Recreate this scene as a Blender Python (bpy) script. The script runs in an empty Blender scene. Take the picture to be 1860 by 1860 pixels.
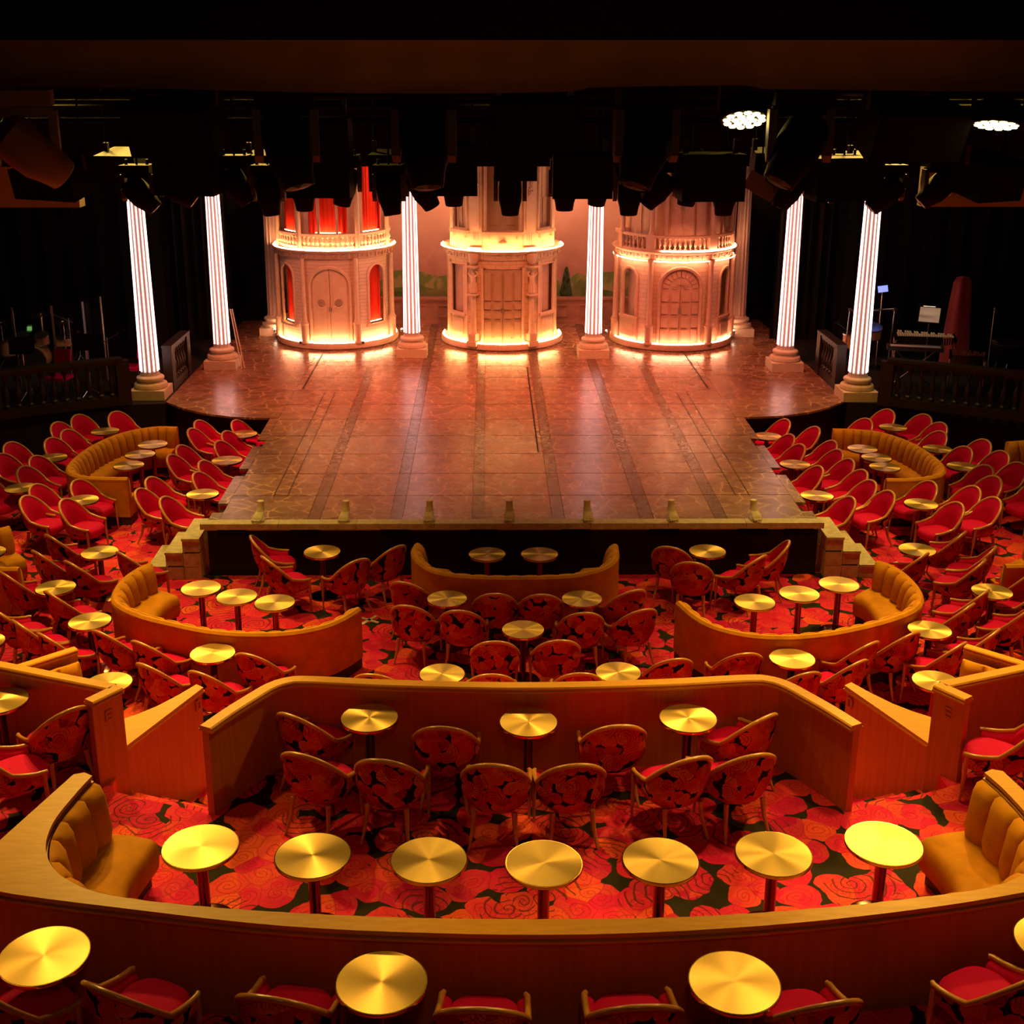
import bpy, bmesh, math, random
from math import sin, cos, pi, radians, sqrt, atan2, hypot
from mathutils import Vector, Matrix

random.seed(7)
SC = bpy.context.scene
COL = SC.collection

# ------------------------------------------------------------------ camera
cam_data = bpy.data.cameras.new('camera')
cam_data.sensor_fit = 'HORIZONTAL'
cam_data.sensor_width = 36.0
cam_data.lens = 36.0 * 2260.0 / 1860.0
cam_data.shift_x = (930.0 - 900.0) / 1860.0
cam_data.shift_y = (828.0 - 930.0) / 1860.0
cam_data.clip_end = 200
cam = bpy.data.objects.new('camera', cam_data)
COL.objects.link(cam)
cam.location = (-0.39, 0.0, 7.55)
cam.rotation_euler = (pi / 2 - math.atan(712.0 / 2260.0), 0.0, -radians(0.38))
SC.camera = cam

# ------------------------------------------------------------------ world, exposure
world = bpy.data.worlds.new('hall_dark')
SC.world = world
world.use_nodes = True
world.node_tree.nodes['Background'].inputs[0].default_value = (0.010, 0.006, 0.005, 1)
world.node_tree.nodes['Background'].inputs[1].default_value = 0.05
SC.view_settings.view_transform = 'Standard'
SC.view_settings.look = 'None'
SC.view_settings.exposure = 0.0
SC.view_settings.gamma = 1.0
SC.view_settings.use_curve_mapping = False
SC.cycles.use_denoising = True
SC.cycles.sample_clamp_indirect = 4.0
SC.cycles.max_bounces = 6
SC.cycles.diffuse_bounces = 3
SC.cycles.glossy_bounces = 3

# ------------------------------------------------------------------ house lights (theatre spots over the seats, up in the grid), with added fills among them
YEL = (1.0, 0.60, 0.10)
SAL = (1.0, 0.19, 0.08)

def spot(name, loc, tgt, energy, color, ang=70, blend=0.8, rad=0.18):
    d = bpy.data.lights.new(name, 'SPOT')
    d.energy = energy; d.color = color; d.spot_size = radians(ang); d.spot_blend = blend
    d.shadow_soft_size = rad
    o = bpy.data.objects.new(name, d); COL.objects.link(o)
    o.location = loc
    o.rotation_euler = (Vector(tgt) - Vector(loc)).to_track_quat('-Z', 'Y').to_euler()
    return o

for (x, y, tx, ty, e) in ((-6.8, 17.5, -6.6, 16.2, 1700), (6.8, 17.5, 6.6, 16.2, 1700),
                          (-5.0, 16.4, -4.3, 11.6, 1700), (5.0, 16.4, 4.3, 11.6, 1700),
                          (0.0, 17.5, 0.0, 13.2, 500), (-3.6, 16.3, -2.2, 8.2, 1800), (4.3, 16.3, 2.2, 8.2, 1900),
                          (-6.0, 16.3, -4.0, 8.0, 2100), (6.0, 16.3, 4.0, 8.0, 2100)):
    spot('house_spot', (x, y, 8.6), (tx, ty, 0), e, YEL, 74)
for x in (-6.6, 6.6):
    spot('house_spot', (x, 22.5, 8.4), (x, 21.4, 0), 1100, YEL, 70)
for x in (-3.0, 3.0):
    spot('house_spot', (x, 15.4, 8.6), (x * 1.15, 18.4, 0.9), 560, YEL, 46)  # pair added to bring yellow light onto the stage front
for x in (-4.9, 4.9):
    spot('house_spot', (x, 10.4, 7.6), (x * 0.72, 7.3, 1.5), 330, YEL, 84, 0.9, 0.15)  # unseen pair added to brighten the near counters
for x in (-9.0, 9.0):
    spot('house_spot', (x, 15.0, 8.8), (x * 1.05, 21.6, 5.0), 90, YEL, 60)  # pair added as a wash to brighten the bulkheads
spot('front_fill', (0.0, 1.0, 8.9), (0, 6.9, 2.2), 130, (1.0, 0.46, 0.13), 85, 1.0, 0.3)  # unseen fill added to brighten the near booth front and chairs
spot('front_fill', (0.0, 1.6, 6.4), (0, 7.5, 7.55), 70, (1.0, 0.46, 0.13), 75, 1.0, 0.3)  # unseen fill added to brighten the brown border cloth
spot('pit_fill', (-10.2, 26.4, 4.6), (-10.5, 27.3, 1.5), 70, (1.0, 0.70, 0.42), 50)  # fill added to brighten the drum kit
spot('pit_fill', (9.3, 26.2, 4.6), (9.4, 27.1, 1.8), 70, (1.0, 0.72, 0.42), 50)  # fill added to brighten the vibraphone and percussion
for x in (-7.4, 7.4):
    spot('table_fill', (x, 26.5, 8.5), (x * 0.74, 14.6, 0.3), 1300, YEL, 46, 0.8, 0.25)  # unseen spots added so the side tables catch bright reflections
# stage washes
for x in (-4.2, 0.0, 4.2):
    spot('stage_wash', (x, 24.6, 8.2), (x * 0.95, 27.0, 0.9), 2300, SAL, 80, 0.9, 0.25)
for x in (-3.0, 3.0):
    spot('stage_wash', (x, 20.3, 8.2), (x * 0.7, 22.0, 0.9), 1050, SAL, 80, 0.9, 0.25)
for x in (-4.4, -1.9, 2.1, 4.4):
    spot('backdrop_wash', (x * 0.9, 30.4, 8.0), (x, 33.1, 3.4), 1250, (1.0, 0.38, 0.22), 95, 0.9, 0.3)

for x, e, c in ((-4.2, 620, (1.0, 0.46, 0.28)), (0.0, 560, (1.0, 0.46, 0.20)), (4.24, 330, (1.0, 0.34, 0.20))):
    spot('rotunda_fill', (x * 0.9, 22.6, 8.3), (x, 30.0, 2.6), e, c, 26, 0.7, 0.2)  # added front fill that brightens the rotunda walls

# ------------------------------------------------------------------ material helpers
MATS = {}

def new_mat(name):
    m = bpy.data.materials.new(name); m.use_nodes = True
    nt = m.node_tree
    b = nt.nodes['Principled BSDF']
    MATS[name] = m
    return m, nt, b

def nd(nt, kind, **kw):
    n = nt.nodes.new(kind)
    for k, v in kw.items():
        if k.startswith('i_'):
            n.inputs[k[2:].replace('_', ' ')].default_value = v
        else:
            setattr(n, k, v)
    return n

def mth(nt, op, a, b=None, c=None):
    n = nt.nodes.new('ShaderNodeMath'); n.operation = op
    for i, x in enumerate((a, b, c)):
        if x is None: continue
        if isinstance(x, (int, float)): n.inputs[i].default_value = x
        else: nt.links.new(x, n.inputs[i])
    return n.outputs[0]

def mixc(nt, f, a, b):
    n = nt.nodes.new('ShaderNodeMix'); n.data_type = 'RGBA'
    if isinstance(f, (int, float)): n.inputs[0].default_value = f
    else: nt.links.new(f, n.inputs[0])
    for i, x in ((6, a), (7, b)):
        if isinstance(x, tuple): n.inputs[i].default_value = (*x[:3], 1)
        else: nt.links.new(x, n.inputs[i])
    return n.outputs[2]

def ramp(nt, f, stops, interp='LINEAR'):
    n = nt.nodes.new('ShaderNodeValToRGB'); cr = n.color_ramp; cr.interpolation = interp
    while len(cr.elements) < len(stops): cr.elements.new(0.5)
    for e, (p, c) in zip(cr.elements, stops):
        e.position = p; e.color = (*c[:3], 1) if isinstance(c, tuple) else (c, c, c, 1)
    nt.links.new(f, n.inputs[0])
    return n.outputs[0]

def smooth(nt, f, lo, hi):
    n = nt.nodes.new('ShaderNodeMapRange'); n.interpolation_type = 'SMOOTHSTEP'
    nt.links.new(f, n.inputs[0]); n.inputs[1].default_value = lo; n.inputs[2].default_value = hi
    return n.outputs[0]

def plain(name, col, rough=0.6, metal=0.0, spec=0.5, noise=0.0, scale=20.0, sheen=0.0, coat=0.0):
    m, nt, b = new_mat(name)
    b.inputs['Roughness'].default_value = rough; b.inputs['Metallic'].default_value = metal
    b.inputs['Specular IOR Level'].default_value = spec
    b.inputs['Sheen Weight'].default_value = sheen
    b.inputs['Coat Weight'].default_value = coat
    b.inputs['Base Color'].default_value = (*col, 1)
    if noise:
        tc = nd(nt, 'ShaderNodeTexCoord')
        n = nd(nt, 'ShaderNodeTexNoise'); n.inputs['Scale'].default_value = scale; n.inputs['Detail'].default_value = 4
        nt.links.new(tc.outputs['Object'], n.inputs['Vector'])
        d = tuple(c * (1 - noise) for c in col); l = tuple(min(1, c * (1 + noise)) for c in col)
        nt.links.new(ramp(nt, n.outputs[0], ((0.3, d), (0.7, l))), b.inputs['Base Color'])
    return m

def emit(name, col, strength):
    m, nt, b = new_mat(name)
    b.inputs['Base Color'].default_value = (0.8, 0.8, 0.8, 1)
    b.inputs['Emission Color'].default_value = (*col, 1)
    b.inputs['Emission Strength'].default_value = strength
    return m

def scroll_fabric(name, scale, uv, cols, line, dark, darkness, rough=0.85, lines=0.55, gapat=0.56):
    """woven scroll pattern: every cell of a jittered grid carries a spiral curl"""
    m, nt, b = new_mat(name)
    L = nt.links.new
    tc = nd(nt, 'ShaderNodeTexCoord')
    co = tc.outputs['UV' if uv else 'Object']
    if uv:
        oi = nd(nt, 'ShaderNodeObjectInfo')
        off = nd(nt, 'ShaderNodeCombineXYZ')
        L(mth(nt, 'MULTIPLY', oi.outputs['Random'], 37.0), off.inputs[0]); L(mth(nt, 'MULTIPLY', oi.outputs['Random'], 91.0), off.inputs[1])
        ad = nd(nt, 'ShaderNodeVectorMath', operation='ADD'); L(co, ad.inputs[0]); L(off.outputs[0], ad.inputs[1]); co = ad.outputs[0]
    nz = nd(nt, 'ShaderNodeTexNoise'); nz.inputs['Scale'].default_value = scale * 0.9; nz.inputs['Detail'].default_value = 2.0
    L(co, nz.inputs['Vector'])
    wob = nd(nt, 'ShaderNodeVectorMath', operation='MULTIPLY_ADD')
    L(nz.outputs['Color'], wob.inputs[0]); wob.inputs[1].default_value = (0.62 / scale,) * 3; L(co, wob.inputs[2])
    cv = wob.outputs[0]
    def curls(sc, freq):
        v = nd(nt, 'ShaderNodeTexVoronoi', voronoi_dimensions='2D', feature='F1'); v.inputs['Scale'].default_value = sc
        L(cv, v.inputs['Vector'])
        d = nd(nt, 'ShaderNodeVectorMath', operation='SUBTRACT'); L(cv, d.inputs[0]); L(v.outputs['Position'], d.inputs[1])
        s = nd(nt, 'ShaderNodeSeparateXYZ'); L(d.outputs[0], s.inputs[0])
        c = nd(nt, 'ShaderNodeSeparateColor'); L(v.outputs['Color'], c.inputs[0])
        ang = mth(nt, 'ARCTAN2', s.outputs[1], s.outputs[0])
        hand = mth(nt, 'SIGN', mth(nt, 'SUBTRACT', c.outputs[1], 0.5))
        ph = mth(nt, 'ADD', mth(nt, 'MULTIPLY', mth(nt, 'POWER', v.outputs['Distance'], 0.8), freq), mth(nt, 'MULTIPLY', ang, hand))
        return v.outputs['Distance'], c.outputs, mth(nt, 'SINE', ph), ang
    d1, c1, s1, a1 = curls(scale, 32.0)
    d2, c2, s2, a2 = curls(scale * 0.62, 40.0)
    ed = nd(nt, 'ShaderNodeTexVoronoi', voronoi_dimensions='2D', feature='DISTANCE_TO_EDGE'); ed.inputs['Scale'].default_value = scale
    L(cv, ed.inputs['Vector'])
    base = ramp(nt, c1[0], ((0.0, cols[0]), (0.3, cols[1]), (0.6, cols[2]), (0.9, cols[3])))
    # petals get lighter to their centre in dye, curls drawn as thin lines
    d3, c3, s3, a3 = curls(scale * 2.3, 24.0)
    base = mixc(nt, mth(nt, 'MULTIPLY', c3[0], 0.55), base, mixc(nt, c3[1], cols[1], cols[3]))
    ln3 = mth(nt, 'MULTIPLY', smooth(nt, s3, 0.55, 0.95), smooth(nt, d3, 0.62, 0.35))
    base = mixc(nt, mth(nt, 'MULTIPLY', ln3, 0.32), base, line)
    ln1 = mth(nt, 'MULTIPLY', smooth(nt, s1, 0.62, 0.95), smooth(nt, d1, 0.50, 0.30))
    col = mixc(nt, mth(nt, 'MULTIPLY', ln1, lines), base, line)
    edge = smooth(nt, ed.outputs['Distance'], 0.035, 0.0)
    col = mixc(nt, mth(nt, 'MULTIPLY', edge, 0.45), col, line)
    # big feathers drawn with dark strokes in some of the larger cells
    feather = mth(nt, 'MULTIPLY', smooth(nt, s2, 0.66, 0.92), smooth(nt, c2[2], 0.66, 0.70))
    col = mixc(nt, mth(nt, 'MULTIPLY', feather, 0.75), col, dark)
    # ground showing between the scrolls
    n2 = nd(nt, 'ShaderNodeTexNoise'); n2.inputs['Scale'].default_value = scale * 0.55; n2.inputs['Detail'].default_value = 2.0
    L(co, n2.inputs['Vector'])
    gap = mth(nt, 'ADD', d1, mth(nt, 'MULTIPLY', mth(nt, 'SUBTRACT', n2.outputs[0], 0.5), darkness))
    gm = smooth(nt, gap, gapat, gapat + 0.02)
    col = mixc(nt, gm, col, dark)
    L(col, b.inputs['Base Color'])
    b.inputs['Roughness'].default_value = rough
    b.inputs['Specular IOR Level'].default_value = 0.12
    return m

scroll_fabric('carpet', 3.7, False, ((0.50, 0.006, 0.10), (0.72, 0.010, 0.12), (0.80, 0.022, 0.09), (0.88, 0.120, 0.050)),
              (0.36, 0.010, 0.014), (0.030, 0.022, 0.012), 0.60, gapat=0.63)
scroll_fabric('chair_print', 9.0, True, ((0.24, 0.004, 0.016), (0.50, 0.012, 0.022), (0.60, 0.050, 0.020), (0.64, 0.170, 0.045)),
              (0.14, 0.006, 0.008), (0.010, 0.006, 0.005), 0.75, 0.8, lines=0.7, gapat=0.67)
plain('red_velvet', (0.54, 0.001, 0.075), 0.8, spec=0.12, noise=0.08, scale=9)
plain('gold_velvet', (0.58, 0.235, 0.010), 0.75, spec=0.15, noise=0.16, scale=6)
plain('plinth_dark', (0.035, 0.012, 0.008), 0.6)

def wood(name, dark, light, rough, sc=(28, 28, 1.6), coat=0.0):
    m, nt, b = new_mat(name)
    tc = nd(nt, 'ShaderNodeTexCoord'); mp = nd(nt, 'ShaderNodeMapping'); mp.inputs['Scale'].default_value = sc
    nt.links.new(tc.outputs['Object'], mp.inputs['Vector'])
    n = nd(nt, 'ShaderNodeTexNoise'); n.inputs['Scale'].default_value = 1.0; n.inputs['Detail'].default_value = 5; n.inputs['Roughness'].default_value = 0.6
    nt.links.new(mp.outputs[0], n.inputs['Vector'])
    nt.links.new(ramp(nt, n.outputs[0], ((0.32, dark), (0.68, light))), b.inputs['Base Color'])
    b.inputs['Roughness'].default_value = rough; b.inputs['Coat Weight'].default_value = coat; b.inputs['Coat Roughness'].default_value = 0.25
    return m

wood('chair_wood', (0.42, 0.17, 0.04), (0.60, 0.27, 0.075), 0.28, (6, 6, 6), 0.5)
wood('veneer', (0.46, 0.145, 0.030), (0.58, 0.20, 0.045), 0.38, (22, 22, 1.2), 0.15)
wood('veneer_cap', (0.60, 0.27, 0.020), (0.72, 0.34, 0.032), 0.42, (5, 34, 34), 0.0)
MATS['veneer_cap'].node_tree.nodes['Principled BSDF'].inputs['Specular IOR Level'].default_value = 0.25
plain('brass_edge', (0.60, 0.36, 0.10), 0.16, 1.0)
plain('bronze', (0.22, 0.075, 0.035), 0.14, 1.0)

m, nt, b = new_mat('brass_brushed')
b.inputs['Base Color'].default_value = (0.74, 0.50, 0.17, 1); b.inputs['Metallic'].default_value = 0.78
b.inputs['Roughness'].default_value = 0.44; b.inputs['Anisotropic'].default_value = 0.85
tg = nd(nt, 'ShaderNodeTangent', direction_type='RADIAL', axis='Z'); nt.links.new(tg.outputs[0], b.inputs['Tangent'])

plain('black_paint', (0.012, 0.011, 0.010), 0.75, spec=0.25)
plain('black_cloth', (0.010, 0.009, 0.009), 0.95, spec=0.1)
plain('black_gear', (0.007, 0.0065, 0.006), 0.6, spec=0.06)
plain('gear_olive', (0.13, 0.11, 0.07), 0.5)
plain('gear_grey', (0.030, 0.026, 0.022), 0.5)
plain('rig_black', (0.006, 0.005, 0.005), 0.7, spec=0.04)
plain('steel', (0.55, 0.55, 0.56), 0.28, 1.0)
plain('dark_wood', (0.014, 0.009, 0.006), 0.5)
plain('brown_cloth', (0.42, 0.17, 0.06), 0.9, noise=0.15, scale=3)
plain('bulkhead', (0.40, 0.32, 0.17), 0.8, noise=0.06, scale=4)
plain('stone', (0.50, 0.43, 0.31), 0.7, noise=0.22, scale=11)
plain('pale_stone', (0.62, 0.55, 0.40), 0.75, noise=0.10, scale=14)
plain('pillar_body', (0.42, 0.30, 0.24), 0.6)
plain('tape', (0.75, 0.70, 0.60), 0.7)
plain('lens', (0.02, 0.02, 0.025), 0.08, spec=0.8)
plain('drum_shell', (0.50, 0.26, 0.10), 0.25, coat=0.5)
plain('drum_head', (0.70, 0.66, 0.58), 0.5)
plain('cymbal', (0.60, 0.44, 0.16), 0.25, 1.0)
plain('paper', (0.80, 0.74, 0.66), 0.7)
plain('ivory_bars', (0.62, 0.52, 0.34), 0.4)
plain('rosewood', (0.28, 0.08, 0.035), 0.4)
plain('red_cover', (0.30, 0.006, 0.008), 0.6, sheen=0.3)
emit('led_pillar', (1.0, 0.60, 0.56), 4.2)
emit('led_peach', (1.0, 0.42, 0.19), 210.0)
emit('led_amber', (1.0, 0.43, 0.14), 250.0)
emit('led_rose', (1.0, 0.40, 0.20), 150.0)
emit('led_niche', (1.0, 0.40, 0.15), 100.0)
emit('led_tip', (1.0, 0.72, 0.50), 60.0)
emit('par_glow', (1.0, 0.70, 0.22), 12.0)
emit('screen_blue', (0.16, 0.24, 0.95), 1.6)
emit('desk_lamp', (1.0, 0.62, 0.40), 6.0)
emit('green_tag', (0.10, 0.8, 0.12), 0.35)
m, nt, b = new_mat('acrylic')
b.inputs['Base Color'].default_value = (0.9, 0.9, 0.9, 1); b.inputs['Roughness'].default_value = 0.05
b.inputs['Transmission Weight'].default_value = 1.0; b.inputs['IOR'].default_value = 1.08
b.inputs['Alpha'].default_value = 0.14
plain('acrylic_edge', (0.16, 0.14, 0.13), 0.25)
plain('low_wall', (0.30, 0.13, 0.09), 0.8, noise=0.15, scale=5)

# painted stage deck: printed flagstones with pale joints
def deck_mat(name, base, light, joint, sc):
    m, nt, b = new_mat(name); L = nt.links.new
    tc = nd(nt, 'ShaderNodeTexCoord'); co = tc.outputs['Object']
    nz = nd(nt, 'ShaderNodeTexNoise'); nz.inputs['Scale'].default_value = 2.2; nz.inputs['Detail'].default_value = 3; L(co, nz.inputs['Vector'])
    wob = nd(nt, 'ShaderNodeVectorMath', operation='MULTIPLY_ADD'); L(nz.outputs['Color'], wob.inputs[0]); wob.inputs[1].default_value = (0.22,) * 3; L(co, wob.inputs[2])
    mp = nd(nt, 'ShaderNodeMapping'); mp.inputs['Scale'].default_value = (1.0, 1.25, 1.0); L(wob.outputs[0], mp.inputs['Vector'])
    ed = nd(nt, 'ShaderNodeTexVoronoi', voronoi_dimensions='2D', feature='DISTANCE_TO_EDGE'); ed.inputs['Scale'].default_value = sc; L(mp.outputs[0], ed.inputs['Vector'])
    f1 = nd(nt, 'ShaderNodeTexVoronoi', voronoi_dimensions='2D', feature='F1'); f1.inputs['Scale'].default_value = sc; L(mp.outputs[0], f1.inputs['Vector'])
    c = nd(nt, 'ShaderNodeSeparateColor'); L(f1.outputs['Color'], c.inputs[0])
    fine = nd(nt, 'ShaderNodeTexNoise'); fine.inputs['Scale'].default_value = 5; fine.inputs['Detail'].default_value = 8; fine.inputs['Roughness'].default_value = 0.7; L(co, fine.inputs['Vector'])
    cc = mixc(nt, c.outputs[0], base, light)
    cc = mixc(nt, smooth(nt, fine.outputs[0], 0.35, 0.75), cc, tuple(x * 0.72 for x in base))
    jn = mth(nt, 'MULTIPLY', smooth(nt, ed.outputs['Distance'], 0.065, 0.015), smooth(nt, nz.outputs[0], 0.34, 0.54))
    cc = mixc(nt, mth(nt, 'MULTIPLY', jn, 0.75), cc, joint)
    L(cc, b.inputs['Base Color'])
    L(ramp(nt, fine.outputs[0], ((0.3, 0.22), (0.7, 0.32))), b.inputs['Roughness'])
    return m
deck_mat('deck_print', (0.185, 0.096, 0.056), (0.29, 0.165, 0.10), (0.60, 0.40, 0.22), 3.0)
deck_mat('deck_band', (0.115, 0.066, 0.042), (0.14, 0.085, 0.055), (0.15, 0.09, 0.06), 5.0)

# rotunda plaster with scored courses (UV is metres round the drum and up)
def plaster(name, col, courses):
    m, nt, b = new_mat(name); L = nt.links.new
    tc = nd(nt, 'ShaderNodeTexCoord')
    n = nd(nt, 'ShaderNodeTexNoise'); n.inputs['Scale'].default_value = 7; n.inputs['Detail'].default_value = 5; L(tc.outputs['Object'], n.inputs['Vector'])
    cc = ramp(nt, n.outputs[0], ((0.3, tuple(x * 0.85 for x in col)), (0.7, col)))
    if courses:
        br = nd(nt, 'ShaderNodeTexBrick'); br.inputs['Scale'].default_value = 1.0
        br.inputs['Brick Width'].default_value = courses[0]; br.inputs['Row Height'].default_value = courses[1]
        br.inputs['Mortar Size'].default_value = 0.006; br.inputs['Mortar Smooth'].default_value = 0.0
        L(tc.outputs['UV'], br.inputs['Vector'])
        cc = mixc(nt, mth(nt, 'MULTIPLY', br.outputs['Fac'], 0.6), cc, tuple(x * 0.4 for x in col))
    L(cc, b.inputs['Base Color']); b.inputs['Roughness'].default_value = 0.7
    return m
plaster('plaster_boards', (0.64, 0.44, 0.31), (3.0, 0.085))
plaster('plaster_ashlar', (0.64, 0.44, 0.25), (0.34, 0.16))
plaster('plaster_blocks', (0.56, 0.35, 0.25), (0.26, 0.105))
plaster('plaster_plain', (0.64, 0.45, 0.29), None)
plaster('plaster_pink', (0.50, 0.29, 0.20), None)
plain('red_silk', (0.80, 0.045, 0.015), 0.7, spec=0.2)

# painted cloth: dusk sky, hills and a low wall
m, nt, b = new_mat('painted_backdrop'); L = nt.links.new
tc = nd(nt, 'ShaderNodeTexCoord'); sp = nd(nt, 'ShaderNodeSeparateXYZ'); L(tc.outputs['Object'], sp.inputs[0])
n = nd(nt, 'ShaderNodeTexNoise'); n.inputs['Scale'].default_value = 0.9; n.inputs['Detail'].default_value = 6; n.inputs['Roughness'].default_value = 0.6; n.inputs['Distortion'].default_value = 0.6
L(tc.outputs['Object'], n.inputs['Vector'])
hz = mth(nt, 'ADD', sp.outputs[2], mth(nt, 'MULTIPLY', mth(nt, 'SUBTRACT', n.outputs[0], 0.5), 1.6))
sky = ramp(nt, mth(nt, 'DIVIDE', hz, 6.0), ((0.30, (0.36, 0.15, 0.13)), (0.46, (0.52, 0.28, 0.22)), (0.62, (0.60, 0.38, 0.28)), (0.9, (0.52, 0.34, 0.27))))
cl = nd(nt, 'ShaderNodeTexNoise'); cl.inputs['Scale'].default_value = 1.7; cl.inputs['Detail'].default_value = 7; cl.inputs['Distortion'].default_value = 1.2; L(tc.outputs['Object'], cl.inputs['Vector'])
sky = mixc(nt, mth(nt, 'MULTIPLY', smooth(nt, cl.outputs[0], 0.45, 0.75), 0.35), sky, (0.66, 0.44, 0.34))
hw = nd(nt, 'ShaderNodeTexNoise', noise_dimensions='1D'); hw.inputs['Scale'].default_value = 0.75; hw.inputs['Detail'].default_value = 2; L(mth(nt, 'ADD', sp.outputs[0], 3.1), hw.inputs['W'])
hill1 = mth(nt, 'ADD', 1.62, mth(nt, 'MULTIPLY', hw.outputs[0], 1.05))
h2 = nd(nt, 'ShaderNodeTexNoise', noise_dimensions='1D'); h2.inputs['Scale'].default_value = 1.3; h2.inputs['Detail'].default_value = 1; L(mth(nt, 'ADD', sp.outputs[0], 9.7), h2.inputs['W'])
hill2 = mth(nt, 'ADD', 1.45, mth(nt, 'MULTIPLY', h2.outputs[0], 0.75))
col = mixc(nt, mth(nt, 'GREATER_THAN', sp.outputs[2], hill1), mixc(nt, smooth(nt, cl.outputs[0], 0.4, 0.6), (0.13, 0.19, 0.045), (0.30, 0.27, 0.11)), sky)
col = mixc(nt, mth(nt, 'GREATER_THAN', sp.outputs[2], hill2), mixc(nt, smooth(nt, n.outputs[0], 0.4, 0.6), (0.22, 0.21, 0.07), (0.09, 0.15, 0.035)), col)
L(col, b.inputs['Base Color']); b.inputs['Roughness'].default_value = 0.9

# ------------------------------------------------------------------ mesh helpers
class MB:
    def __init__(s): s.v = []; s.f = []; s.uv = {}
    def add(s, vs, fs):
        o = len(s.v); s.v += [tuple(p) for p in vs]; s.f += [tuple(i + o for i in q) for q in fs]; return s
    def box(s, c, d, rot=None):
        x, y, z = (k / 2 for k in d)
        P = [Vector((a * x, b * y, e * z)) for e in (-1, 1) for b in (-1, 1) for a in (-1, 1)]
        if rot: P = [rot @ p for p in P]
        P = [p + Vector(c) for p in P]
        return s.add(P, [(0, 2, 3, 1), (4, 5, 7, 6), (0, 1, 5, 4), (2, 6, 7, 3), (0, 4, 6, 2), (1, 3, 7, 5)])
    def lathe(s, prof, n=16, c=(0, 0, 0), a0=0.0, a1=2 * pi, rot=None):
        full = abs(a1 - a0 - 2 * pi) < 1e-6
        k = n if full else n + 1
        P = []
        for (r, z) in prof:
            for i in range(k):
                a = a0 + (a1 - a0) * i / n
                p = Vector((r * cos(a), r * sin(a), z))
                if rot: p = rot @ p
                P.append(p + Vector(c))
        F = []
        for j in range(len(prof) - 1):
            for i in range(n):
                i2 = (i + 1) % k
                F.append((j * k + i, j * k + i2, (j + 1) * k + i2, (j + 1) * k + i))
        if full:
            if prof[0][0] > 1e-5: F.append(tuple(reversed(range(k))))
            if prof[-1][0] > 1e-5: F.append(tuple((len(prof) - 1) * k + i for i in range(k)))
        return s.add(P, F)
    def tube(s, pts, rad, n=8, cap=True):
        pts = [Vector(p) for p in pts]
        R = rad if isinstance(rad, (list, tuple)) else [rad] * len(pts)
        up = None; P = []
        for i, p in enumerate(pts):
            t = (pts[min(i + 1, len(pts) - 1)] - pts[max(i - 1, 0)]).normalized()
            if up is None: up = Vector((0, 0, 1)) if abs(t.z) < 0.9 else Vector((1, 0, 0))
            a = t.cross(up).normalized(); bb = a.cross(t).normalized(); up = bb
            for k in range(n):
                q = 2 * pi * (k + 0.5) / n
                P.append(p + (a * cos(q) + bb * sin(q)) * R[i])
        F = []
        for i in range(len(pts) - 1):
            for k in range(n):
                k2 = (k + 1) % n
                F.append((i * n + k, i * n + k2, (i + 1) * n + k2, (i + 1) * n + k))
        if cap:
            F.append(tuple(reversed(range(n)))); F.append(tuple((len(pts) - 1) * n + k for k in range(n)))
        return s.add(P, F)
    def prism(s, poly, z0, z1):
        if sum(poly[i][0] * poly[(i + 1) % len(poly)][1] - poly[(i + 1) % len(poly)][0] * poly[i][1] for i in range(len(poly))) < 0:
            poly = list(reversed(poly))
        n = len(poly)
        P = [(x, y, z0) for x, y in poly] + [(x, y, z1) for x, y in poly]
        F = [tuple(reversed(range(n))), tuple(range(n, 2 * n))]
        F += [(i, (i + 1) % n, n + (i + 1) % n, n + i) for i in range(n)]
        return s.add(P, F)
    def grid(s, rows, close=False):
        """rows: list of equal-length lists of points"""
        n = len(rows[0]); P = [p for r in rows for p in r]; F = []
        for j in range(len(rows) - 1):
            for i in range(n if close else n - 1):
                i2 = (i + 1) % n
                F.append((j * n + i, j * n + i2, (j + 1) * n + i2, (j + 1) * n + i))
        return s.add(P, F)
    def cb(s, t0, t1, r0, r1, z0, z1, n=None):
        """curved block round the z axis, angle 0 towards -y (degrees)"""
        n = n or max(1, int(abs(t1 - t0) / 4) + 1)
        rows = []
        for i in range(n + 1):
            a = radians(t0 + (t1 - t0) * i / n)
            sx, cy = sin(a), -cos(a)
            rows.append([(r0 * sx, r0 * cy, z0), (r1 * sx, r1 * cy, z0), (r1 * sx, r1 * cy, z1), (r0 * sx, r0 * cy, z1)])
        o = len(s.v); s.grid(rows, True)
        s.f.append((o + 3, o + 2, o + 1, o)); e = o + n * 4; s.f.append((e, e + 1, e + 2, e + 3))
        return s
    def mesh(s, name, mat, sm=False, ang=35):
        me = bpy.data.meshes.new(name); me.from_pydata(s.v, [], s.f); me.validate()
        bm = bmesh.new(); bm.from_mesh(me); bmesh.ops.recalc_face_normals(bm, faces=bm.faces); bm.to_mesh(me); bm.free()
        me.materials.append(MATS[mat])
        if sm:
            me.shade_smooth(); me.set_sharp_from_angle(angle=radians(ang))
        return me
    def obj(s, name, mat, parent=None, sm=False, ang=35, loc=None):
        return link(name, s.mesh(name, mat, sm, ang), parent, loc)

def link(name, me, parent=None, loc=None, rot=None):
    o = bpy.data.objects.new(name, me); COL.objects.link(o)
    if parent: o.parent = parent
    if loc: o.location = loc
    if rot: o.rotation_euler = rot
    return o

def tag(o, label=None, cat=None, group=None, kind=None):
    if label: o['label'] = label
    if cat: o['category'] = cat
    if group: o['group'] = group
    if kind: o['kind'] = kind
    return o

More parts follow.
